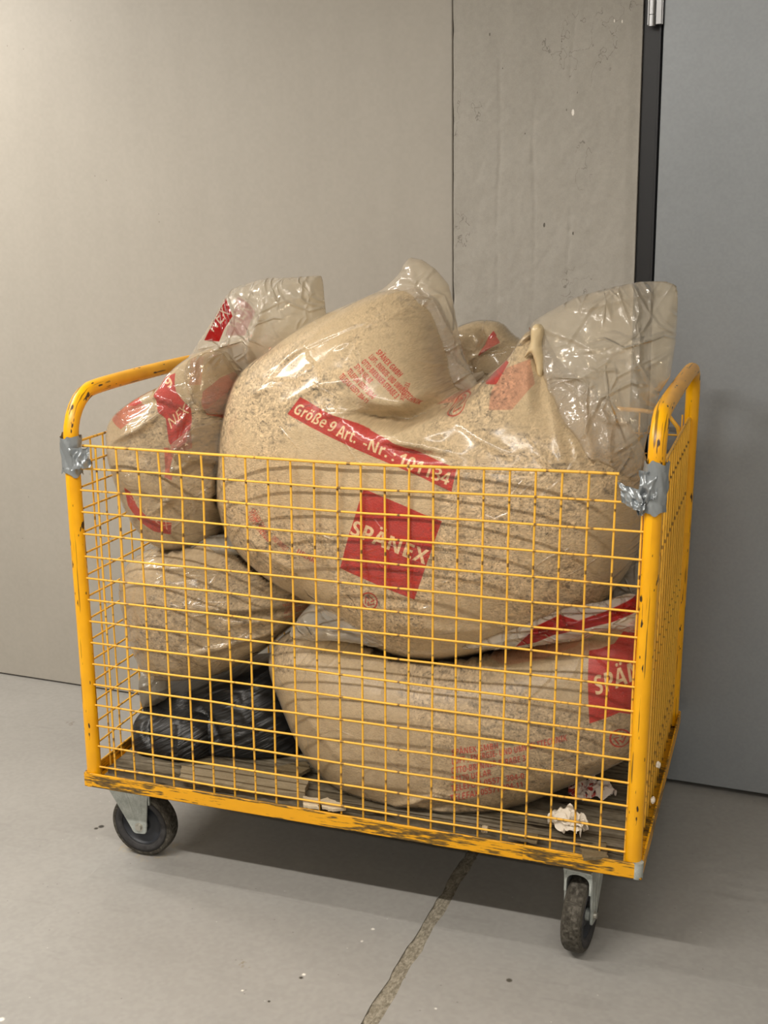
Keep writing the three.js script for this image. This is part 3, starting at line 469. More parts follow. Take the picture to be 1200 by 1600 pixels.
function filled(b, mat, parent, film = skin, label, name = 'filling') {     // the filling and the clear film stretched over it
  press(b.g, parent, 0.007); held(b.g, 0.003); solids.push([parent, b]); const f = b.g.clone(), p = f.attributes.position, n = f.attributes.normal, uv = f.attributes.uv;
  for (let i = 0; i < p.count; i++) { p.setXYZ(i, p.getX(i) + n.getX(i) * 0.0022, p.getY(i) + n.getY(i) * 0.0022, p.getZ(i) + n.getZ(i) * 0.0022); uv.setXY(i, uv.getX(i) * b.W / 0.5 + b.x0 * 1.7, uv.getY(i) * b.H / 0.5 + b.y0 * 2.3); }
  const m = part(name, b, mat, parent, label); part('film', { g: f }, film, parent); return m;
}
const ADDRESS = ['SPÄNEX GMBH', 'LUFT-, ENERGIE- UND UMWELTTECHNIK', 'OTTO-BRENNER-STRAßE 3', '37170 USLAR', 'TELEFON 05571 304-0', 'TELEFAX 05571 304-11'];

// 2 — the big sack on top
{
  const s = sack('biggest clear sack, heaped above the mesh, with red number band and whole red square', [0.75, FY + 0.3, -0.3]);
  const b = blob({
    outline: [[370, 772], [373, 700], [381, 630], [387, 598], [394, 578], [412, 558], [440, 540], [470, 517], [520, 488], [560, 470], [600, 455], [645, 449], [680, 474], [702, 530], [714, 585], [724, 607], [742, 602], [775, 578], [803, 552], [828, 516], [842, 512], [868, 560], [905, 596], [960, 640], [1004, 710], [1014, 790], [1000, 855], [975, 900], [935, 940], [870, 968], [800, 992], [740, 1006], [680, 1010], [630, 1000], [595, 978], [560, 945], [520, 925], [480, 905], [440, 882], [405, 850], [382, 818]],
    shape: (() => { let F; return (X, Y, on) => {
      F = F || [[520, 640], [548, 650], [578, 662], [620, 668], [664, 650], [704, 632], [745, 606]].map(([a, c]) => on(a, c));
      let bd = 1e9, bt = 0, sg = 1; for (let k = 0; k + 1 < F.length; k++) { const [ax, ay] = F[k], ex = F[k + 1][0] - ax, ey = F[k + 1][1] - ay, t = Math.max(0, Math.min(1, ((X - ax) * ex + (Y - ay) * ey) / (ex * ex + ey * ey))), dx = X - ax - t * ex, dy = Y - ay - t * ey, d = Math.hypot(dx, dy); if (d < bd) { bd = d; bt = (k + t) / (F.length - 1); sg = ex * dy - ey * dx > 0 ? 1 : -1; } }
      const w = sstep(0.0, 0.45, bt); return sg > 0 ? -0.085 * w * (1 - sstep(0.0, 0.045, bd)) : -0.085 * w * (1 - sstep(-0.004, 0.014, bd)) + 0.012 * w * Math.exp(-(((bd - 0.03) / 0.02) ** 2));
    }; })(),
    z: -0.31, tf: 0.3, tb: 0.2, flat: 0.5, seed: 33, lump: 0.007, crumple: 0.004, cf: 3.5, h: 0.0048,
    creases: [{ p: [[500, 650], [560, 642], [640, 690], [720, 712]], a: 0.012, w: 0.008 }, { p: [[560, 668], [620, 702], [705, 716]], a: -0.012, w: 0.009 }, { p: [[715, 655], [760, 690], [800, 712]], a: 0.008, w: 0.005 }, { p: [[840, 520], [858, 580], [866, 640], [880, 720]], a: 0.016, w: 0.008 }, { p: [[832, 530], [826, 590], [830, 640]], a: 0.012, w: 0.008 }, { p: [[846, 560], [842, 640]], a: -0.014, w: 0.008 },
      { p: [[866, 640], [900, 690], [912, 742]], a: 0.01, w: 0.005 }, { p: [[908, 628], [926, 690], [940, 745]], a: 0.01, w: 0.005 }, { p: [[950, 680], [960, 720], [985, 760]], a: 0.009, w: 0.005 }, { p: [[838, 706], [862, 722], [882, 748]], a: 0.009, w: 0.005 }, { p: [[770, 610], [700, 640], [610, 660]], a: 0.006, w: 0.01 }, { p: [[380, 830], [420, 868], [470, 895]], a: 0.009, w: 0.01 }, { p: [[395, 800], [420, 850], [430, 880]], a: -0.01, w: 0.007 }, { p: [[590, 950], [640, 945], [690, 960]], a: 0.006, w: 0.008 }, { p: [[800, 980], [700, 985], [620, 970]], a: 0.006, w: 0.014 }, { p: [[390, 620], [430, 600]], a: 0.008, w: 0.006 }, { p: [[560, 672], [600, 690], [640, 692], [700, 706]], a: 0.007, w: 0.003 }, { p: [[900, 770], [935, 850], [940, 920]], a: 0.006, w: 0.02 }, { p: [[405, 590], [470, 545], [560, 505], [650, 480]], a: 0.01, w: 0.006 }, { p: [[400, 615], [450, 560], [500, 520]], a: 0.006, w: 0.005 }, { p: [[520, 545], [540, 535], [550, 530]], a: 0.008, w: 0.006 }, { p: [[430, 640], [500, 600], [560, 592]], a: 0.008, w: 0.012 }, { p: [[655, 540], [668, 545], [680, 560]], a: 0.009, w: 0.006 }, { p: [[600, 500], [660, 470], [690, 500]], a: 0.006, w: 0.006 }],
  });
  const ad = ADDRESS.map((t, k) => { const x0 = 587 - k * 11.2, y0 = 551 + k * 7.4, L = [60, 118, 88, 40, 66, 66][k]; return { text: t, from: [x0, y0], end: [x0 + L * 0.6, y0 + L * 0.66], up: [x0 + 6.6, y0 - 6], ink: '#e00', a: 1 }; });
  filled(b, sawdust(b, 411, [...ad, { text: 'TECHNIK', from: [634, 596], end: [624, 624], up: [641, 599], ink: '#c00', a: 0.9 },
    { poly: [[470, 620], [505, 642], [556, 662], [640, 700], [714, 732], [706, 768], [660, 745], [610, 724], [556, 702], [505, 678], [449, 647]] },
    { text: 'Größe 9', from: [456, 644], end: [519, 676], up: [466, 629], ink: '#0f0', weight: 'bold' },
    { text: 'Art.', from: [524, 681], end: [556, 693], up: [532, 663], ink: '#0f0' }, { text: '-Nr.', from: [566, 698], end: [606, 715], up: [573, 681], ink: '#0f0' }, { text: ':', from: [611, 718], end: [617, 721], up: [617, 703], ink: '#0f0' }, { text: '101134', from: [620, 725], end: [701, 758], up: [627, 706], ink: '#0f0' },
    { poly: [[568, 764], [691, 814], [648, 936], [531, 888]] },
    { text: 'SPÄNEX', from: [545, 834], end: [664, 882], up: [552, 812], ink: '#0f0' },
    { ring: [578, 938], r: 0.019, ink: '#c00', a: 0.8, rot: 0.4, sx: 0.9 },
    { text: 'SPÄNEX GMBH', from: [388, 800], end: [412, 836], up: [396, 794], ink: '#b00', a: 0.8 }, { text: 'LUFT-, ENERGIE-', from: [386, 808], end: [418, 850], up: [393, 803], ink: '#b00', a: 0.8 }, { text: 'UND UMWELT', from: [424, 842], end: [446, 862], up: [429, 836], ink: '#b00', a: 0.8 }, { text: 'USLAR', from: [462, 864], end: [490, 880], up: [466, 857], ink: '#c00', a: 0.9 },
    { poly: [[757, 596], [792, 562], [795, 566], [776, 600]] },
    { poly: [[790, 575], [830, 560], [835, 600], [800, 640], [765, 640], [770, 610]], a: 0.2 }, { poly: [[700, 622], [716, 612], [724, 622], [708, 634]], a: 0.25 },
    { ring: [716, 632], r: 0.015, ink: '#b00', a: 0.6, sx: 1.3 },
  ], { tone: 0.97, dust: 0.5 }), s);
  const f1 = blob({
    outline: [[560, 476], [600, 450], [622, 430], [632, 412], [640, 402], [660, 406], [680, 420], [700, 444], [708, 475], [716, 520], [730, 570], [748, 604], [715, 622], [680, 650], [660, 630], [672, 560], [640, 520], [600, 500]],
    sharp: 1, z: -0.3, tf: 0.05, tb: 0.05, h: 0.0045, seed: 41, lump: 0.006, crumple: 0.01, cf: 6, rim: 0.02, rimWave: 0.02, creases: [{ p: [[640, 405], [652, 450], [680, 560]], a: 0.012, w: 0.006 }, { p: [[622, 432], [660, 440], [700, 450]], a: 0.01, w: 0.005 }, { p: [[590, 470], [640, 450]], a: 0.01, w: 0.005 }, { p: [[660, 410], [690, 500], [720, 600]], a: 0.008, w: 0.006 }],
  });
  part('loose_film', f1, clearFilm, s, 'pointed corner of empty clear plastic');
  const f2 = blob({
    outline: [[826, 512], [838, 498], [862, 484], [900, 464], [950, 450], [1000, 440], [1040, 439], [1058, 446], [1060, 470], [1054, 540], [1046, 590], [1030, 615], [1016, 660], [1004, 720], [996, 752], [960, 752], [910, 745], [880, 735], [860, 690], [850, 620], [842, 560]],
    sharp: 1, z: -0.27, tf: 0.085, tb: 0.06, h: 0.0042, seed: 43, lump: 0.012, crumple: 0.013, cf: 5.5, rim: 0.03, rimWave: 0.04, n: 300, tilt: (x, y) => -0.07 * sstep(1.0, 1.28, x) + 0.1 * sstep(1.05, 0.75, y - FY),
    creases: [{ p: [[842, 508], [900, 530], [945, 555]], a: 0.014, w: 0.005 }, { p: [[945, 555], [1000, 535], [1050, 520]], a: 0.01, w: 0.006 }, { p: [[985, 550], [995, 590], [1004, 640]], a: 0.014, w: 0.005 }, { p: [[865, 630], [895, 690], [910, 740]], a: 0.014, w: 0.005 }, { p: [[906, 600], [918, 670], [938, 745]], a: 0.014, w: 0.005 }, { p: [[948, 640], [952, 700], [975, 752]], a: 0.012, w: 0.005 }, { p: [[930, 615], [955, 620], [965, 635]], a: 0.014, w: 0.005 }, { p: [[925, 640], [950, 655], [975, 660], [1005, 645]], a: 0.014, w: 0.006 }, { p: [[880, 590], [940, 585]], a: 0.008, w: 0.006 }, { p: [[860, 487], [940, 475], [1050, 450]], a: 0.012, w: 0.007 }, { p: [[1020, 530], [1022, 560], [1040, 570], [1046, 590]], a: 0.012, w: 0.005 }, { p: [[838, 515], [858, 600], [862, 660]], a: 0.016, w: 0.008 }],
  });
  part('loose_film', f2, filmMat({ transmission: 0.77, bumpScale: 0.012 }), s, 'wide empty clear plastic mouth of the sack');
  // twisted gather where the mouth is pinched
  const neck = blob({ outline: [[819, 560], [828, 536], [829, 516], [835, 507], [844, 507], [849, 516], [846, 536], [850, 566], [846, 596], [840, 600], [836, 568], [829, 552]], z: -0.2, tf: 0.015, tb: 0.015, h: 0.003, seed: 45, lump: 0.004, crumple: 0.004, cf: 16, rim: 0.008, rimWave: 0.03 });
  part('gathered_neck', neck, phys({ color: 0xcbb68e, roughness: 0.35, clearcoat: 0.6, clearcoatRoughness: 0.2 }), s);
}
// 1 — low sack on the right of the deck
{
  const s = sack('low clear sack of shavings lying on the deck, red square print by the right post', [0.8, FY, -0.3]);
  const b = blob({
    outline: [[430, 1018], [446, 992], [500, 978], [600, 988], [700, 1002], [800, 1003], [870, 987], [940, 958], [1000, 940], [1022, 1000], [1024, 1100], [1010, 1156], [980, 1174], [905, 1208], [833, 1236], [785, 1254], [733, 1268], [683, 1275], [627, 1270], [598, 1257], [570, 1228], [532, 1202], [505, 1174], [480, 1136], [458, 1086]],
    z: -0.24, tf: 0.2, tb: 0.24, flat: 0.35, seed: 21, lump: 0.007, crumple: 0.0035, cf: 4.5, h: 0.0048,
    creases: [{ p: [[600, 1262], [680, 1240], [740, 1246]], a: 0.012, w: 0.008 }, { p: [[610, 1268], [700, 1258], [780, 1262]], a: -0.01, w: 0.006 }, { p: [[640, 1248], [670, 1262], [720, 1268]], a: 0.01, w: 0.007 }, { p: [[900, 985], [935, 1010], [960, 1000]], a: 0.009, w: 0.006 }, { p: [[530, 1010], [600, 1012], [690, 1010]], a: 0.008, w: 0.006 }, { p: [[470, 1030], [440, 1040]], a: 0.008, w: 0.01 }, { p: [[760, 1010], [850, 1000], [930, 970]], a: 0.01, w: 0.007 }, { p: [[450, 1060], [490, 1130], [560, 1210]], a: 0.005, w: 0.01 }, { p: [[840, 1225], [920, 1192], [990, 1160]], a: 0.006, w: 0.012 }],
  });
  const addr = ADDRESS.map((t, k) => { const y = 1181 + k * 13.6, L = [74, 180, 116, 62, 114, 112][k], rise = L * (L > 130 ? 0.205 : 0.17); return { text: t, from: [706, y], end: [706 + L, y - rise], up: [705, y - 9.6], ink: '#c00', a: 0.95 }; });
  filled(b, sawdust(b, 401, [
    { poly: [[921, 1016], [960, 1005], [985, 972], [1024, 950], [1026, 1098], [968, 1113], [921, 1131]] },
    { text: 'SPÄNEX', from: [930, 1086], end: [1044, 1026], up: [926, 1056], ink: '#0f0' },
    { ring: [969, 1153], r: 0.021, ink: '#c00', rot: -0.4, sx: 0.85 }, ...addr,
    { poly: [[745, 1005], [800, 1012], [870, 1000], [920, 988], [900, 1010], [850, 1030], [790, 1040]], a: 0.16 },
  ], { tone: 0.88, dust: 0.44 }), s, skinMatte);
  const f = blob({ outline: [[722, 1012], [770, 988], [820, 974], [870, 955], [930, 944], [992, 930], [1004, 950], [1000, 985], [950, 985], [905, 1000], [860, 1006], [800, 1014]], z: -0.1, tf: 0.03, tb: 0.03, h: 0.0045, seed: 23, lump: 0.006, crumple: 0.007, cf: 9, rim: 0.012, rimWave: 0.05, creases: [{ p: [[730, 1008], [830, 990], [900, 970]], a: 0.012, w: 0.005 }, { p: [[880, 975], [940, 962], [995, 940]], a: 0.012, w: 0.005 }] });
  part('folded_neck', f, printedFilm(f, [{ poly: [[806, 1010], [838, 978], [875, 960], [905, 968], [945, 955], [995, 930], [1000, 952], [955, 972], [905, 984], [866, 992], [838, 1004]] }]), s, 'folded neck with a red printed strip');
  const c = blob({ outline: [[455, 992], [466, 966], [488, 940], [506, 918], [524, 920], [548, 934], [572, 940], [592, 956], [612, 978], [640, 1004], [600, 1010], [545, 1000], [490, 1000]], z: -0.12, tf: 0.05, tb: 0.03, h: 0.0045, seed: 25, lump: 0.012, crumple: 0.011, cf: 9, rim: 0.012, rimWave: 0.03 });
  part('loose_film', c, filmMat({ transmission: 0.76, color: 0xe6e1d6 }), s, 'crumpled clear plastic at the sack mouth');
  const t = blob({ outline: [[990, 840], [1008, 846], [1010, 945], [960, 950], [925, 948], [950, 915], [972, 876]], z: -0.3, tf: 0.03, tb: 0.02, h: 0.005, seed: 27, crumple: 0.006, cf: 8, rim: 0.01 });
  part('loose_film', t, filmMat({ transmission: 0.5, color: 0xb8b4aa }), s);
}
// 3 — upper left sack
{
  const s = sack('upper left clear sack with red printed strips, its mouth standing up beside the yellow handle', [0.25, FY + 0.45, -0.36]);
  const b = blob({
    outline: [[178, 664], [184, 648], [202, 632], [236, 612], [256, 602], [268, 584], [296, 560], [330, 545], [372, 542], [388, 600], [384, 700], [376, 780], [350, 800], [340, 832], [318, 850], [268, 856], [240, 842], [214, 810], [198, 766], [187, 718]],
    z: -0.14, tf: 0.1, tb: 0.24, flat: 0.3, seed: 51, tilt: x => -0.2 * sstep(0.06, 0.4, x), lump: 0.009, crumple: 0.02, cf: 4.5, h: 0.0055,
    creases: [{ p: [[244, 608], [270, 626], [293, 640]], a: 0.0224, w: 0.006 }, { p: [[293, 640], [284, 660], [270, 676]], a: 0.0140, w: 0.005 }, { p: [[301, 662], [290, 690], [272, 702]], a: 0.0196, w: 0.005 }, { p: [[176, 690], [220, 668], [255, 640]], a: 0.0196, w: 0.008 }, { p: [[180, 650], [210, 640], [245, 625]], a: -0.0140, w: 0.01 }, { p: [[330, 560], [325, 620], [318, 645]], a: 0.0168, w: 0.007 }, { p: [[318, 645], [350, 657], [385, 655]], a: -0.0196, w: 0.009 }, { p: [[225, 722], [262, 756], [272, 778], [240, 800]], a: 0.0168, w: 0.005 }, { p: [[275, 710], [272, 735], [320, 712]], a: 0.0196, w: 0.005 }, { p: [[360, 680], [356, 720], [340, 745]], a: 0.0140, w: 0.006 }, { p: [[300, 590], [306, 610], [322, 630]], a: 0.0168, w: 0.006 }, { p: [[360, 600], [385, 620]], a: 0.0168, w: 0.006 }, { p: [[300, 745], [330, 760], [332, 830]], a: 0.0140, w: 0.006 }],
  });
  filled(b, sawdust(b, 431, [
    { poly: [[246, 610], [256, 592], [274, 583], [276, 612], [300, 638], [300, 700], [272, 708], [262, 690], [258, 655], [246, 640]] },
    { text: 'NEX', from: [264, 672], end: [297, 644], up: [259, 656], ink: '#0f0', weight: 'normal' }, { text: '9', from: [262, 606], end: [274, 600], up: [258, 592], ink: '#0f0' },
    { poly: [[322, 648], [324, 610], [346, 590], [378, 576], [386, 600], [385, 658], [350, 656]], a: 0.52 },
    { poly: [[180, 646], [202, 624], [218, 620], [226, 640], [205, 655], [186, 672]], a: 0.4 }, { poly: [[198, 628], [218, 621], [219, 630], [206, 636]], a: 0.95 },
    { poly: [[255, 700], [272, 700], [270, 750], [258, 745]], a: 0.5 }, { poly: [[300, 560], [320, 556], [322, 600], [302, 600]], a: 0.2 },
    { poly: [[194, 762], [204, 768], [216, 792], [236, 812], [268, 817], [267, 835], [242, 830], [218, 812], [200, 790]], a: 0.92 }, { text: 'SPÄNEX', from: [203, 776], end: [262, 828], up: [208, 768], ink: '#0b0', weight: 'normal', a: 0.6 },
  ], { tone: 0.9, dust: 0.6 }), s, skinCreased);
  const over = (x, y) => b.front0(x, y) + 0.01;           // loose folds of film lying on the filling
  for (const [k, outline, cr] of [[1, [[288, 590], [297, 562], [330, 548], [366, 548], [382, 580], [384, 655], [352, 660], [320, 650], [302, 632], [294, 612]], [{ p: [[246, 612], [270, 626], [292, 640]], a: 0.012, w: 0.004 }, { p: [[300, 575], [304, 605], [322, 635]], a: 0.012, w: 0.005 }, { p: [[318, 560], [345, 585], [378, 620]], a: 0.012, w: 0.005 }]], [2, [[262, 700], [300, 668], [345, 662], [384, 660], [383, 730], [368, 770], [340, 800], [326, 760], [290, 745]], [{ p: [[272, 702], [300, 690], [302, 664]], a: 0.01, w: 0.004 }, { p: [[280, 745], [300, 712], [345, 720], [370, 700]], a: 0.012, w: 0.005 }, { p: [[345, 670], [350, 740]], a: 0.01, w: 0.005 }]]]) {
    const q = blob({ outline, sharp: 1, z: 0, tf: 0.014, tb: 0.004, h: 0.004, seed: 55 + k, lump: 0.008, crumple: 0.014, cf: 7, rim: 0.012, rimWave: 0.02, tilt: over, creases: cr }); part('film_fold', q, filmMat({ transmission: 0.9, roughness: 0.07 }), s);
  }
  const f = blob({
    outline: [[296, 560], [312, 536], [322, 522], [340, 492], [353, 466], [366, 450], [382, 444], [400, 438], [420, 434], [460, 433], [500, 431], [505, 462], [509, 500], [470, 530], [420, 565], [398, 600], [396, 660], [360, 660], [330, 640], [300, 610]],
    sharp: 1, z: -0.3, tf: 0.075, tb: 0.05, h: 0.0042, seed: 53, lump: 0.01, crumple: 0.012, cf: 5.5, rim: 0.016, rimWave: 0.02, n: 300, tilt: (x, y) => -0.08 * sstep(0.38, 0.55, x),
    creases: [{ p: [[416, 436], [410, 490], [394, 540], [386, 640]], a: 0.018, w: 0.007 }, { p: [[318, 566], [350, 540], [376, 530]], a: 0.012, w: 0.006 }, { p: [[382, 446], [392, 500], [388, 560]], a: 0.012, w: 0.007 }, { p: [[488, 432], [492, 500]], a: 0.01, w: 0.004 }, { p: [[350, 590], [385, 606]], a: 0.012, w: 0.006 }, { p: [[326, 575], [318, 560], [340, 545]], a: 0.01, w: 0.006 }, { p: [[300, 612], [330, 640], [386, 600]], a: 0.01, w: 0.007 }, { p: [[395, 450], [440, 470], [500, 460]], a: 0.005, w: 0.01 }],
  });
  part('loose_film', f, printedFilm(f, [{ poly: [[321, 531], [332, 508], [353, 466], [359, 480], [364, 494], [352, 514], [344, 533]] }, { text: 'NEX', from: [333, 520], end: [361, 490], up: [329, 503], ink: '#0f0', weight: 'normal' }]), s, 'empty clear plastic mouth with a red printed corner');
}
// 4 — sack lying in the middle on the left
{
  const s = sack('clear sack of shavings resting on the black bag, its folds drawn together rightwards', [0.35, FY + 0.2, -0.32]);
  const b = blob({
    outline: [[198, 905], [204, 882], [224, 864], [262, 852], [300, 846], [340, 840], [378, 838], [405, 850], [440, 872], [478, 900], [492, 930], [488, 948], [466, 968], [438, 992], [410, 1015], [375, 1036], [342, 1050], [296, 1056], [240, 1052], [222, 1012], [208, 960]],
    z: -0.16, tf: 0.12, tb: 0.28, flat: 0.35, seed: 61, tilt: x => -0.16 * sstep(0.08, 0.5, x), lump: 0.008, crumple: 0.006, cf: 5, h: 0.0055,
    creases: [{ p: [[290, 946], [380, 950], [480, 935]], a: 0.0210, w: 0.007 }, { p: [[330, 962], [400, 958], [480, 942]], a: -0.0210, w: 0.006 }, { p: [[350, 974], [420, 966], [480, 950]], a: 0.0180, w: 0.006 }, { p: [[380, 1000], [430, 985], [470, 960]], a: 0.0210, w: 0.007 }, { p: [[360, 1012], [420, 996], [460, 968]], a: -0.0180, w: 0.007 }, { p: [[300, 1020], [350, 1010], [390, 995]], a: 0.0180, w: 0.008 }, { p: [[245, 888], [300, 884], [350, 890]], a: 0.0150, w: 0.006 }, { p: [[400, 860], [440, 882], [480, 910]], a: 0.0120, w: 0.006 }, { p: [[270, 1000], [310, 1030], [340, 1045]], a: 0.0120, w: 0.01 }, { p: [[390, 900], [440, 910], [485, 925]], a: 0.0105, w: 0.008 }],
  });
  filled(b, sawdust(b, 441, [{ text: 'SPÄNEX GMBH', from: [446, 948], end: [484, 940], up: [445, 941], ink: '#b00', a: 0.8 }, { text: 'LUFT-, ENERGIE-', from: [446, 957], end: [486, 948], up: [445, 950], ink: '#b00', a: 0.8 }, { text: '37170 USLAR', from: [448, 966], end: [480, 957], up: [447, 960], ink: '#b00', a: 0.7 }], { tone: 0.9, dust: 0.55 }), s, skinCreased);
  const f = blob({ outline: [[222, 868], [234, 852], [246, 846], [262, 850], [300, 842], [340, 836], [380, 836], [398, 846], [400, 862], [340, 866], [280, 872], [236, 880]], z: -0.2, tf: 0.05, tb: 0.03, h: 0.005, seed: 63, lump: 0.006, crumple: 0.008, cf: 8, rim: 0.012 });
  part('loose_film', f, filmMat({ transmission: 0.6, color: 0xcfc9bb }), s);
}
{
  const b = blob({ outline: [[218, 1046], [238, 1044], [262, 1056], [262, 1090], [236, 1106], [222, 1126], [212, 1146], [206, 1130], [210, 1090]], z: -0.22, tf: 0.03, tb: 0.03, h: 0.005, seed: 65, lump: 0.006, crumple: 0.008, cf: 8, rim: 0.012 });
  const s = scene.children.find(o => o.name === 'plastic_sack_003'); part('loose_film', b, filmMat({ transmission: 0.45, color: 0xb5b0a4 }), s, 'end of the sack hanging down beside the black bag');
}
// 5 — black bag
{
  const s = thing('black_bag', 'black rubbish bag squashed on the deck below the clear sacks at the left', 'bag', [0.35, FY, -0.3]);
  const m = phys({ color: 0x1d1e1f, roughness: 0.42, clearcoat: 0.15, clearcoatRoughness: 0.3, bumpMap: bagBump, bumpScale: 0.006 });
  const b = blob({
    outline: [[236, 1120], [246, 1085], [270, 1062], [300, 1052], [350, 1040], [400, 1032], [440, 1030], [470, 1080], [500, 1150], [500, 1190], [462, 1200], [433, 1205], [380, 1206], [330, 1200], [280, 1195], [250, 1170]],
    z: -0.32, tf: 0.17, tb: 0.18, flat: 0.3, seed: 71, lump: 0.012, crumple: 0.008, cf: 6, h: 0.0055, creases: [{ p: [[310, 1100], [330, 1130], [345, 1160]], a: -0.014, w: 0.007 }, { p: [[300, 1085], [360, 1070], [420, 1070]], a: 0.012, w: 0.008 }, { p: [[330, 1090], [380, 1110], [400, 1150]], a: 0.01, w: 0.008 }, { p: [[350, 1060], [380, 1080], [390, 1110]], a: 0.012, w: 0.007 }],
  });
  part('bag_body', b, m, s);
  const c = blob({ outline: [[213, 1132], [218, 1114], [236, 1106], [260, 1108], [300, 1102], [335, 1112], [346, 1150], [340, 1185], [310, 1196], [284, 1206], [280, 1216], [250, 1214], [236, 1190], [222, 1165]], z: -0.2, tf: 0.1, tb: 0.1, h: 0.005, seed: 73, lump: 0.008, crumple: 0.007, cf: 8, flat: 0.2, creases: [{ p: [[235, 1110], [228, 1140], [238, 1170]], a: -0.02, w: 0.007 }, { p: [[250, 1115], [300, 1125], [340, 1140]], a: 0.01, w: 0.008 }, { p: [[285, 1120], [280, 1160], [284, 1200]], a: 0.01, w: 0.006 }] });
  part('bag_tail', c, m, s);
}
// 6, 7 — sacks behind
{
  const s = sack('folded sack with a small red patch showing between the two peaks of the biggest sack', [0.9, FY + 0.55, -0.58]);
  const b = blob({ outline: [[706, 520], [730, 506], [756, 501], [782, 506], [798, 522], [826, 545], [850, 600], [850, 720], [700, 720], [690, 600]], z: -0.56, tf: 0.07, tb: 0.1, flat: 0.4, seed: 81, lump: 0.006, crumple: 0.012, cf: 6, h: 0.005, creases: [{ p: [[750, 512], [757, 530], [744, 556]], a: -0.02, w: 0.006 }, { p: [[734, 562], [760, 545], [800, 530]], a: 0.016, w: 0.006 }, { p: [[734, 560], [742, 600]], a: -0.014, w: 0.005 }] });
  filled(b, sawdust(b, 451, [{ poly: [[760, 530], [770, 518], [782, 535], [765, 545], [748, 556]], a: 0.62 }, { poly: [[762, 528], [771, 517], [776, 524], [763, 531]], a: 0.95 }], { tone: 0.92, dust: 0.75 }), s, skinCreased);
  const q = sack('sack in shade behind the upper left sack, seen in the gap beside the biggest sack', [0.45, FY + 0.3, -0.6]);
  const d = blob({ outline: [[320, 690], [360, 650], [430, 660], [450, 760], [440, 850], [400, 862], [372, 846], [345, 862], [322, 850], [312, 770]], z: -0.57, tf: 0.08, tb: 0.1, flat: 0.4, seed: 83, lump: 0.006, crumple: 0.006, cf: 6, h: 0.006 });
  filled(d, sawdust(d, 461, [], { tone: 0.85, dust: 0.7 }), q);
}

// ───────────── scraps on the deck ─────────────
function crumpledPaper(px, py, rx, ry, seed, mat, label, turn) {
  const p0 = atY(px, py, FY + 0.004), n = 46, pos = [], idx = [];
  for (const lay of [0, 1]) { const o = pos.length / 3; for (let j = 0; j <= n; j++) for (let i = 0; i <= n; i++) {
    let u = i / n * 2 - 1, v = j / n * 2 - 1; const a = Math.atan2(v, u), R = 0.62 + 0.5 * (fbm(Math.cos(a) * 1.6 + 4 + lay * 3, Math.sin(a) * 1.6 + 4, seed, 3)) * (lay ? 0.9 : 1.2); const k = Math.max(Math.abs(u), Math.abs(v)), r = Math.hypot(u, v) || 1; u *= k / r * R; v *= k / r * R;
    const c = crease(u * 0.9 + lay * 4, v * 0.9, seed + lay * 5, 6, 1.5), h = Math.max(0.04, (c * 1.5 - 0.25) * (1 - 0.35 * k * k) + lay * 0.28 * (1 - k * k)); pos.push(u * rx + (fbm(u * 3, v * 3, seed + 3, 2) - 0.5) * rx * 0.5 + lay * rx * 0.2, h * ry + lay * 0.001, v * rx * 0.62);
  } for (let j = 0; j < n; j++) for (let i = 0; i < n; i++) { const a = o + j * (n + 1) + i, b = a + 1, c = a + n + 1, d = c + 1; idx.push(a, c, b, b, c, d); } }
  const g = new THREE.BufferGeometry(); g.setAttribute('position', new THREE.Float32BufferAttribute(pos, 3)); g.setIndex(idx); g.computeVertexNormals(); g.rotateY(turn); const m = mesh('crumpled_paper', boxUV(g), mat, scene); m.position.set(p0.x, FY + 0.003, p0.z); tag(m, label, 'paper'); return m;
}
const paperMat = std({ color: 0xe6dccb, roughness: 0.85, side: THREE.DoubleSide });
const paperRed = std({ map: tex(128, 128, (i, j, o) => { const r = sstep(0.68, 0.74, fbm(i / 16, j / 16, 501, 2)); o[0] = mix(228, 170, r); o[1] = mix(216, 50, r); o[2] = mix(206, 44, r); }), roughness: 0.85, side: THREE.DoubleSide }); paperRed.map.repeat.set(9, 9);
crumpledPaper(889, 1296, 0.047, 0.055, 511, paperMat, 'crumpled white paper nearest the front edge of the deck', -0.5);
crumpledPaper(920, 1244, 0.052, 0.04, 513, paperRed, 'flattened crumpled paper with red specks beside the low sack', 0.35);
function plank(outline, y, t, mat, name, label, cat) {
  const q = outline.map(([x, z]) => atY(x, z, FY + y)); const c = q.reduce((a, b) => a.add(b), V(0, 0, 0)).multiplyScalar(1 / q.length);
  const sh = new THREE.Shape(); const r = rng(Math.round(outline[0][0])); q.forEach((p, k) => { const n = q[(k + 1) % q.length]; if (!k) sh.moveTo(p.x - c.x, -(p.z - c.z)); for (let m = 1; m <= 6; m++) { const u = p.clone().lerp(n, m / 6); const e = m < 6 ? (r() - 0.5) * 0.004 : 0; sh.lineTo(u.x - c.x + e, -(u.z - c.z) + e); } });
  const g = new THREE.ExtrudeGeometry(sh, { depth: t, bevelEnabled: true, bevelSize: 0.0008, bevelThickness: 0.0008, bevelSegments: 1 }); g.rotateX(-Math.PI / 2); const m = mesh(name, boxUV(g), mat); m.position.set(c.x, FY + y - t, c.z); tag(m, label, cat); return m;
}
const boardTex = k => { const t = tex(512, 256, (i, j, o) => { const x = i / 512, y = j / 256; const g = fbm(x * 6, y * 40, 521 + k, 4), f = vn(x * 200, y * 100, 523); const v = [140, 104, 190][k] + (g - 0.5) * 30 + (f - 0.5) * 12; o[0] = v + 6; o[1] = v - 8 ; o[2] = v - 34; }); t.repeat.set(2, 4); return t; };
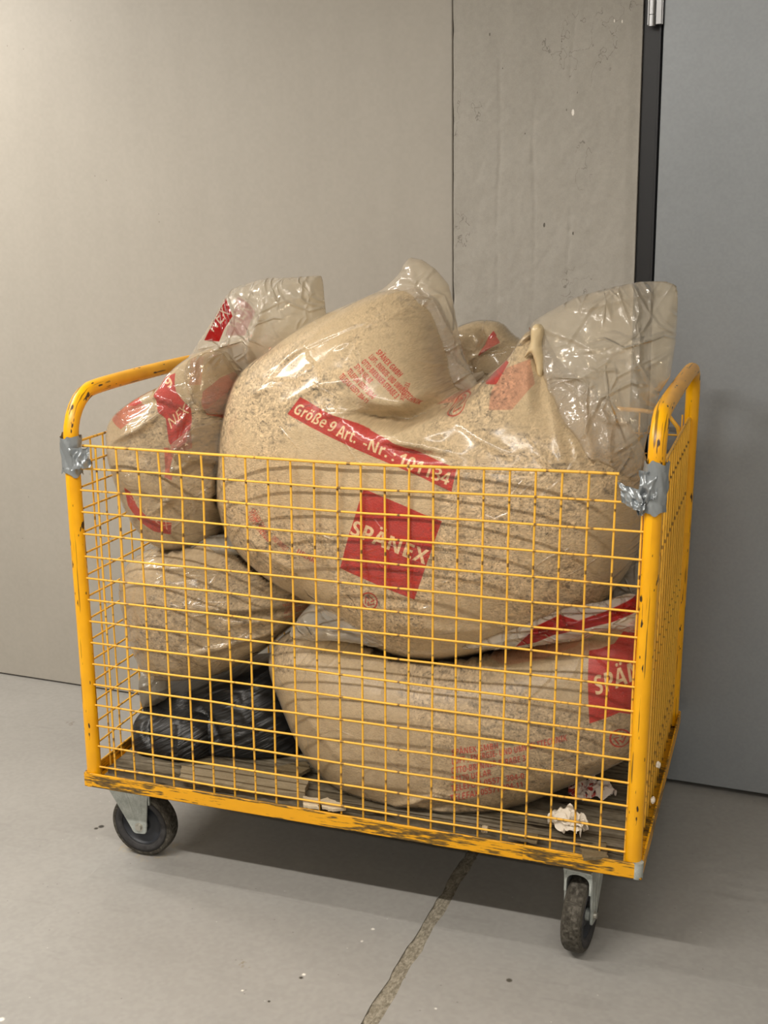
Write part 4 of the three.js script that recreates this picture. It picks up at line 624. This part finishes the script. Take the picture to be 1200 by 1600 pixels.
const tan = std({ map: boardTex(0), roughness: 0.85 }), greyB = std({ map: boardTex(1), roughness: 0.9 }), pale = std({ map: boardTex(2), roughness: 0.85 });
plank([[284, 1196], [330, 1196], [395, 1205], [462, 1212], [482, 1218], [476, 1240], [430, 1236], [360, 1226], [281, 1213]], 0.012, 0.012, tan, 'board_offcut', 'pale brown board offcut lying in front of the black bag', 'board');
plank([[428, 1200], [458, 1192], [480, 1190], [484, 1200], [466, 1210]], 0.02, 0.008, greyB, 'board_offcut', 'grey splintered board piece between the black bag and the low sack', 'board');
plank([[474, 1244], [498, 1248], [498, 1261], [475, 1258]], 0.01, 0.006, pale, 'wood_chip', 'square pale wood chip at the front edge of the deck', 'wood chip');
plank([[500, 1250], [512, 1246], [530, 1254], [540, 1262], [520, 1264], [504, 1260]], 0.01, 0.006, pale, 'wood_chip', 'jagged pale wood chip right of the square one', 'wood chip');
plank([[796, 1296], [840, 1304], [838, 1316], [794, 1308]], 0.008, 0.004, greyB, 'wood_chip', 'thin grey wood strip on the front deck edge, centre right', 'wood chip');
plank([[908, 1322], [946, 1316], [950, 1338], [912, 1340]], 0.008, 0.006, greyB, 'wood_chip', 'grey wood flake on the deck near the right front post', 'wood chip');
plank([[754, 1290], [762, 1291], [761, 1296], [754, 1295]], 0.012, 0.008, pale, 'wood_chip', 'tiny white crumb below the low sack on the deck', 'wood chip');
{ // crumbs caught on the right side bar
  let k = 0; for (const [px, py, label] of [[1029, 1195, 'small white crumb caught high on the right side mesh'], [1020, 1250, 'small white crumb on the right side bar']]) { const d = at(px, py, 0).sub(camera.position), t = (1.241 - camera.position.x) / d.x, p = camera.position.clone().addScaledVector(d, t); const g = new THREE.IcosahedronGeometry(0.006, 3), q = g.attributes.position; for (let i = 0; i < q.count; i++) { const s = 0.7 + 0.6 * fbm(q.getX(i) * 300 + 9, q.getY(i) * 300 + q.getZ(i) * 200, 531 + k, 2); q.setXYZ(i, q.getX(i) * s * 0.8, q.getY(i) * s * 1.3, q.getZ(i) * s); } g.computeVertexNormals(); const m = mesh('paper_crumb', boxUV(g), paperMat); m.position.copy(p); tag(m, label, 'crumb'); k++; }
}

renderer.render(scene, camera);
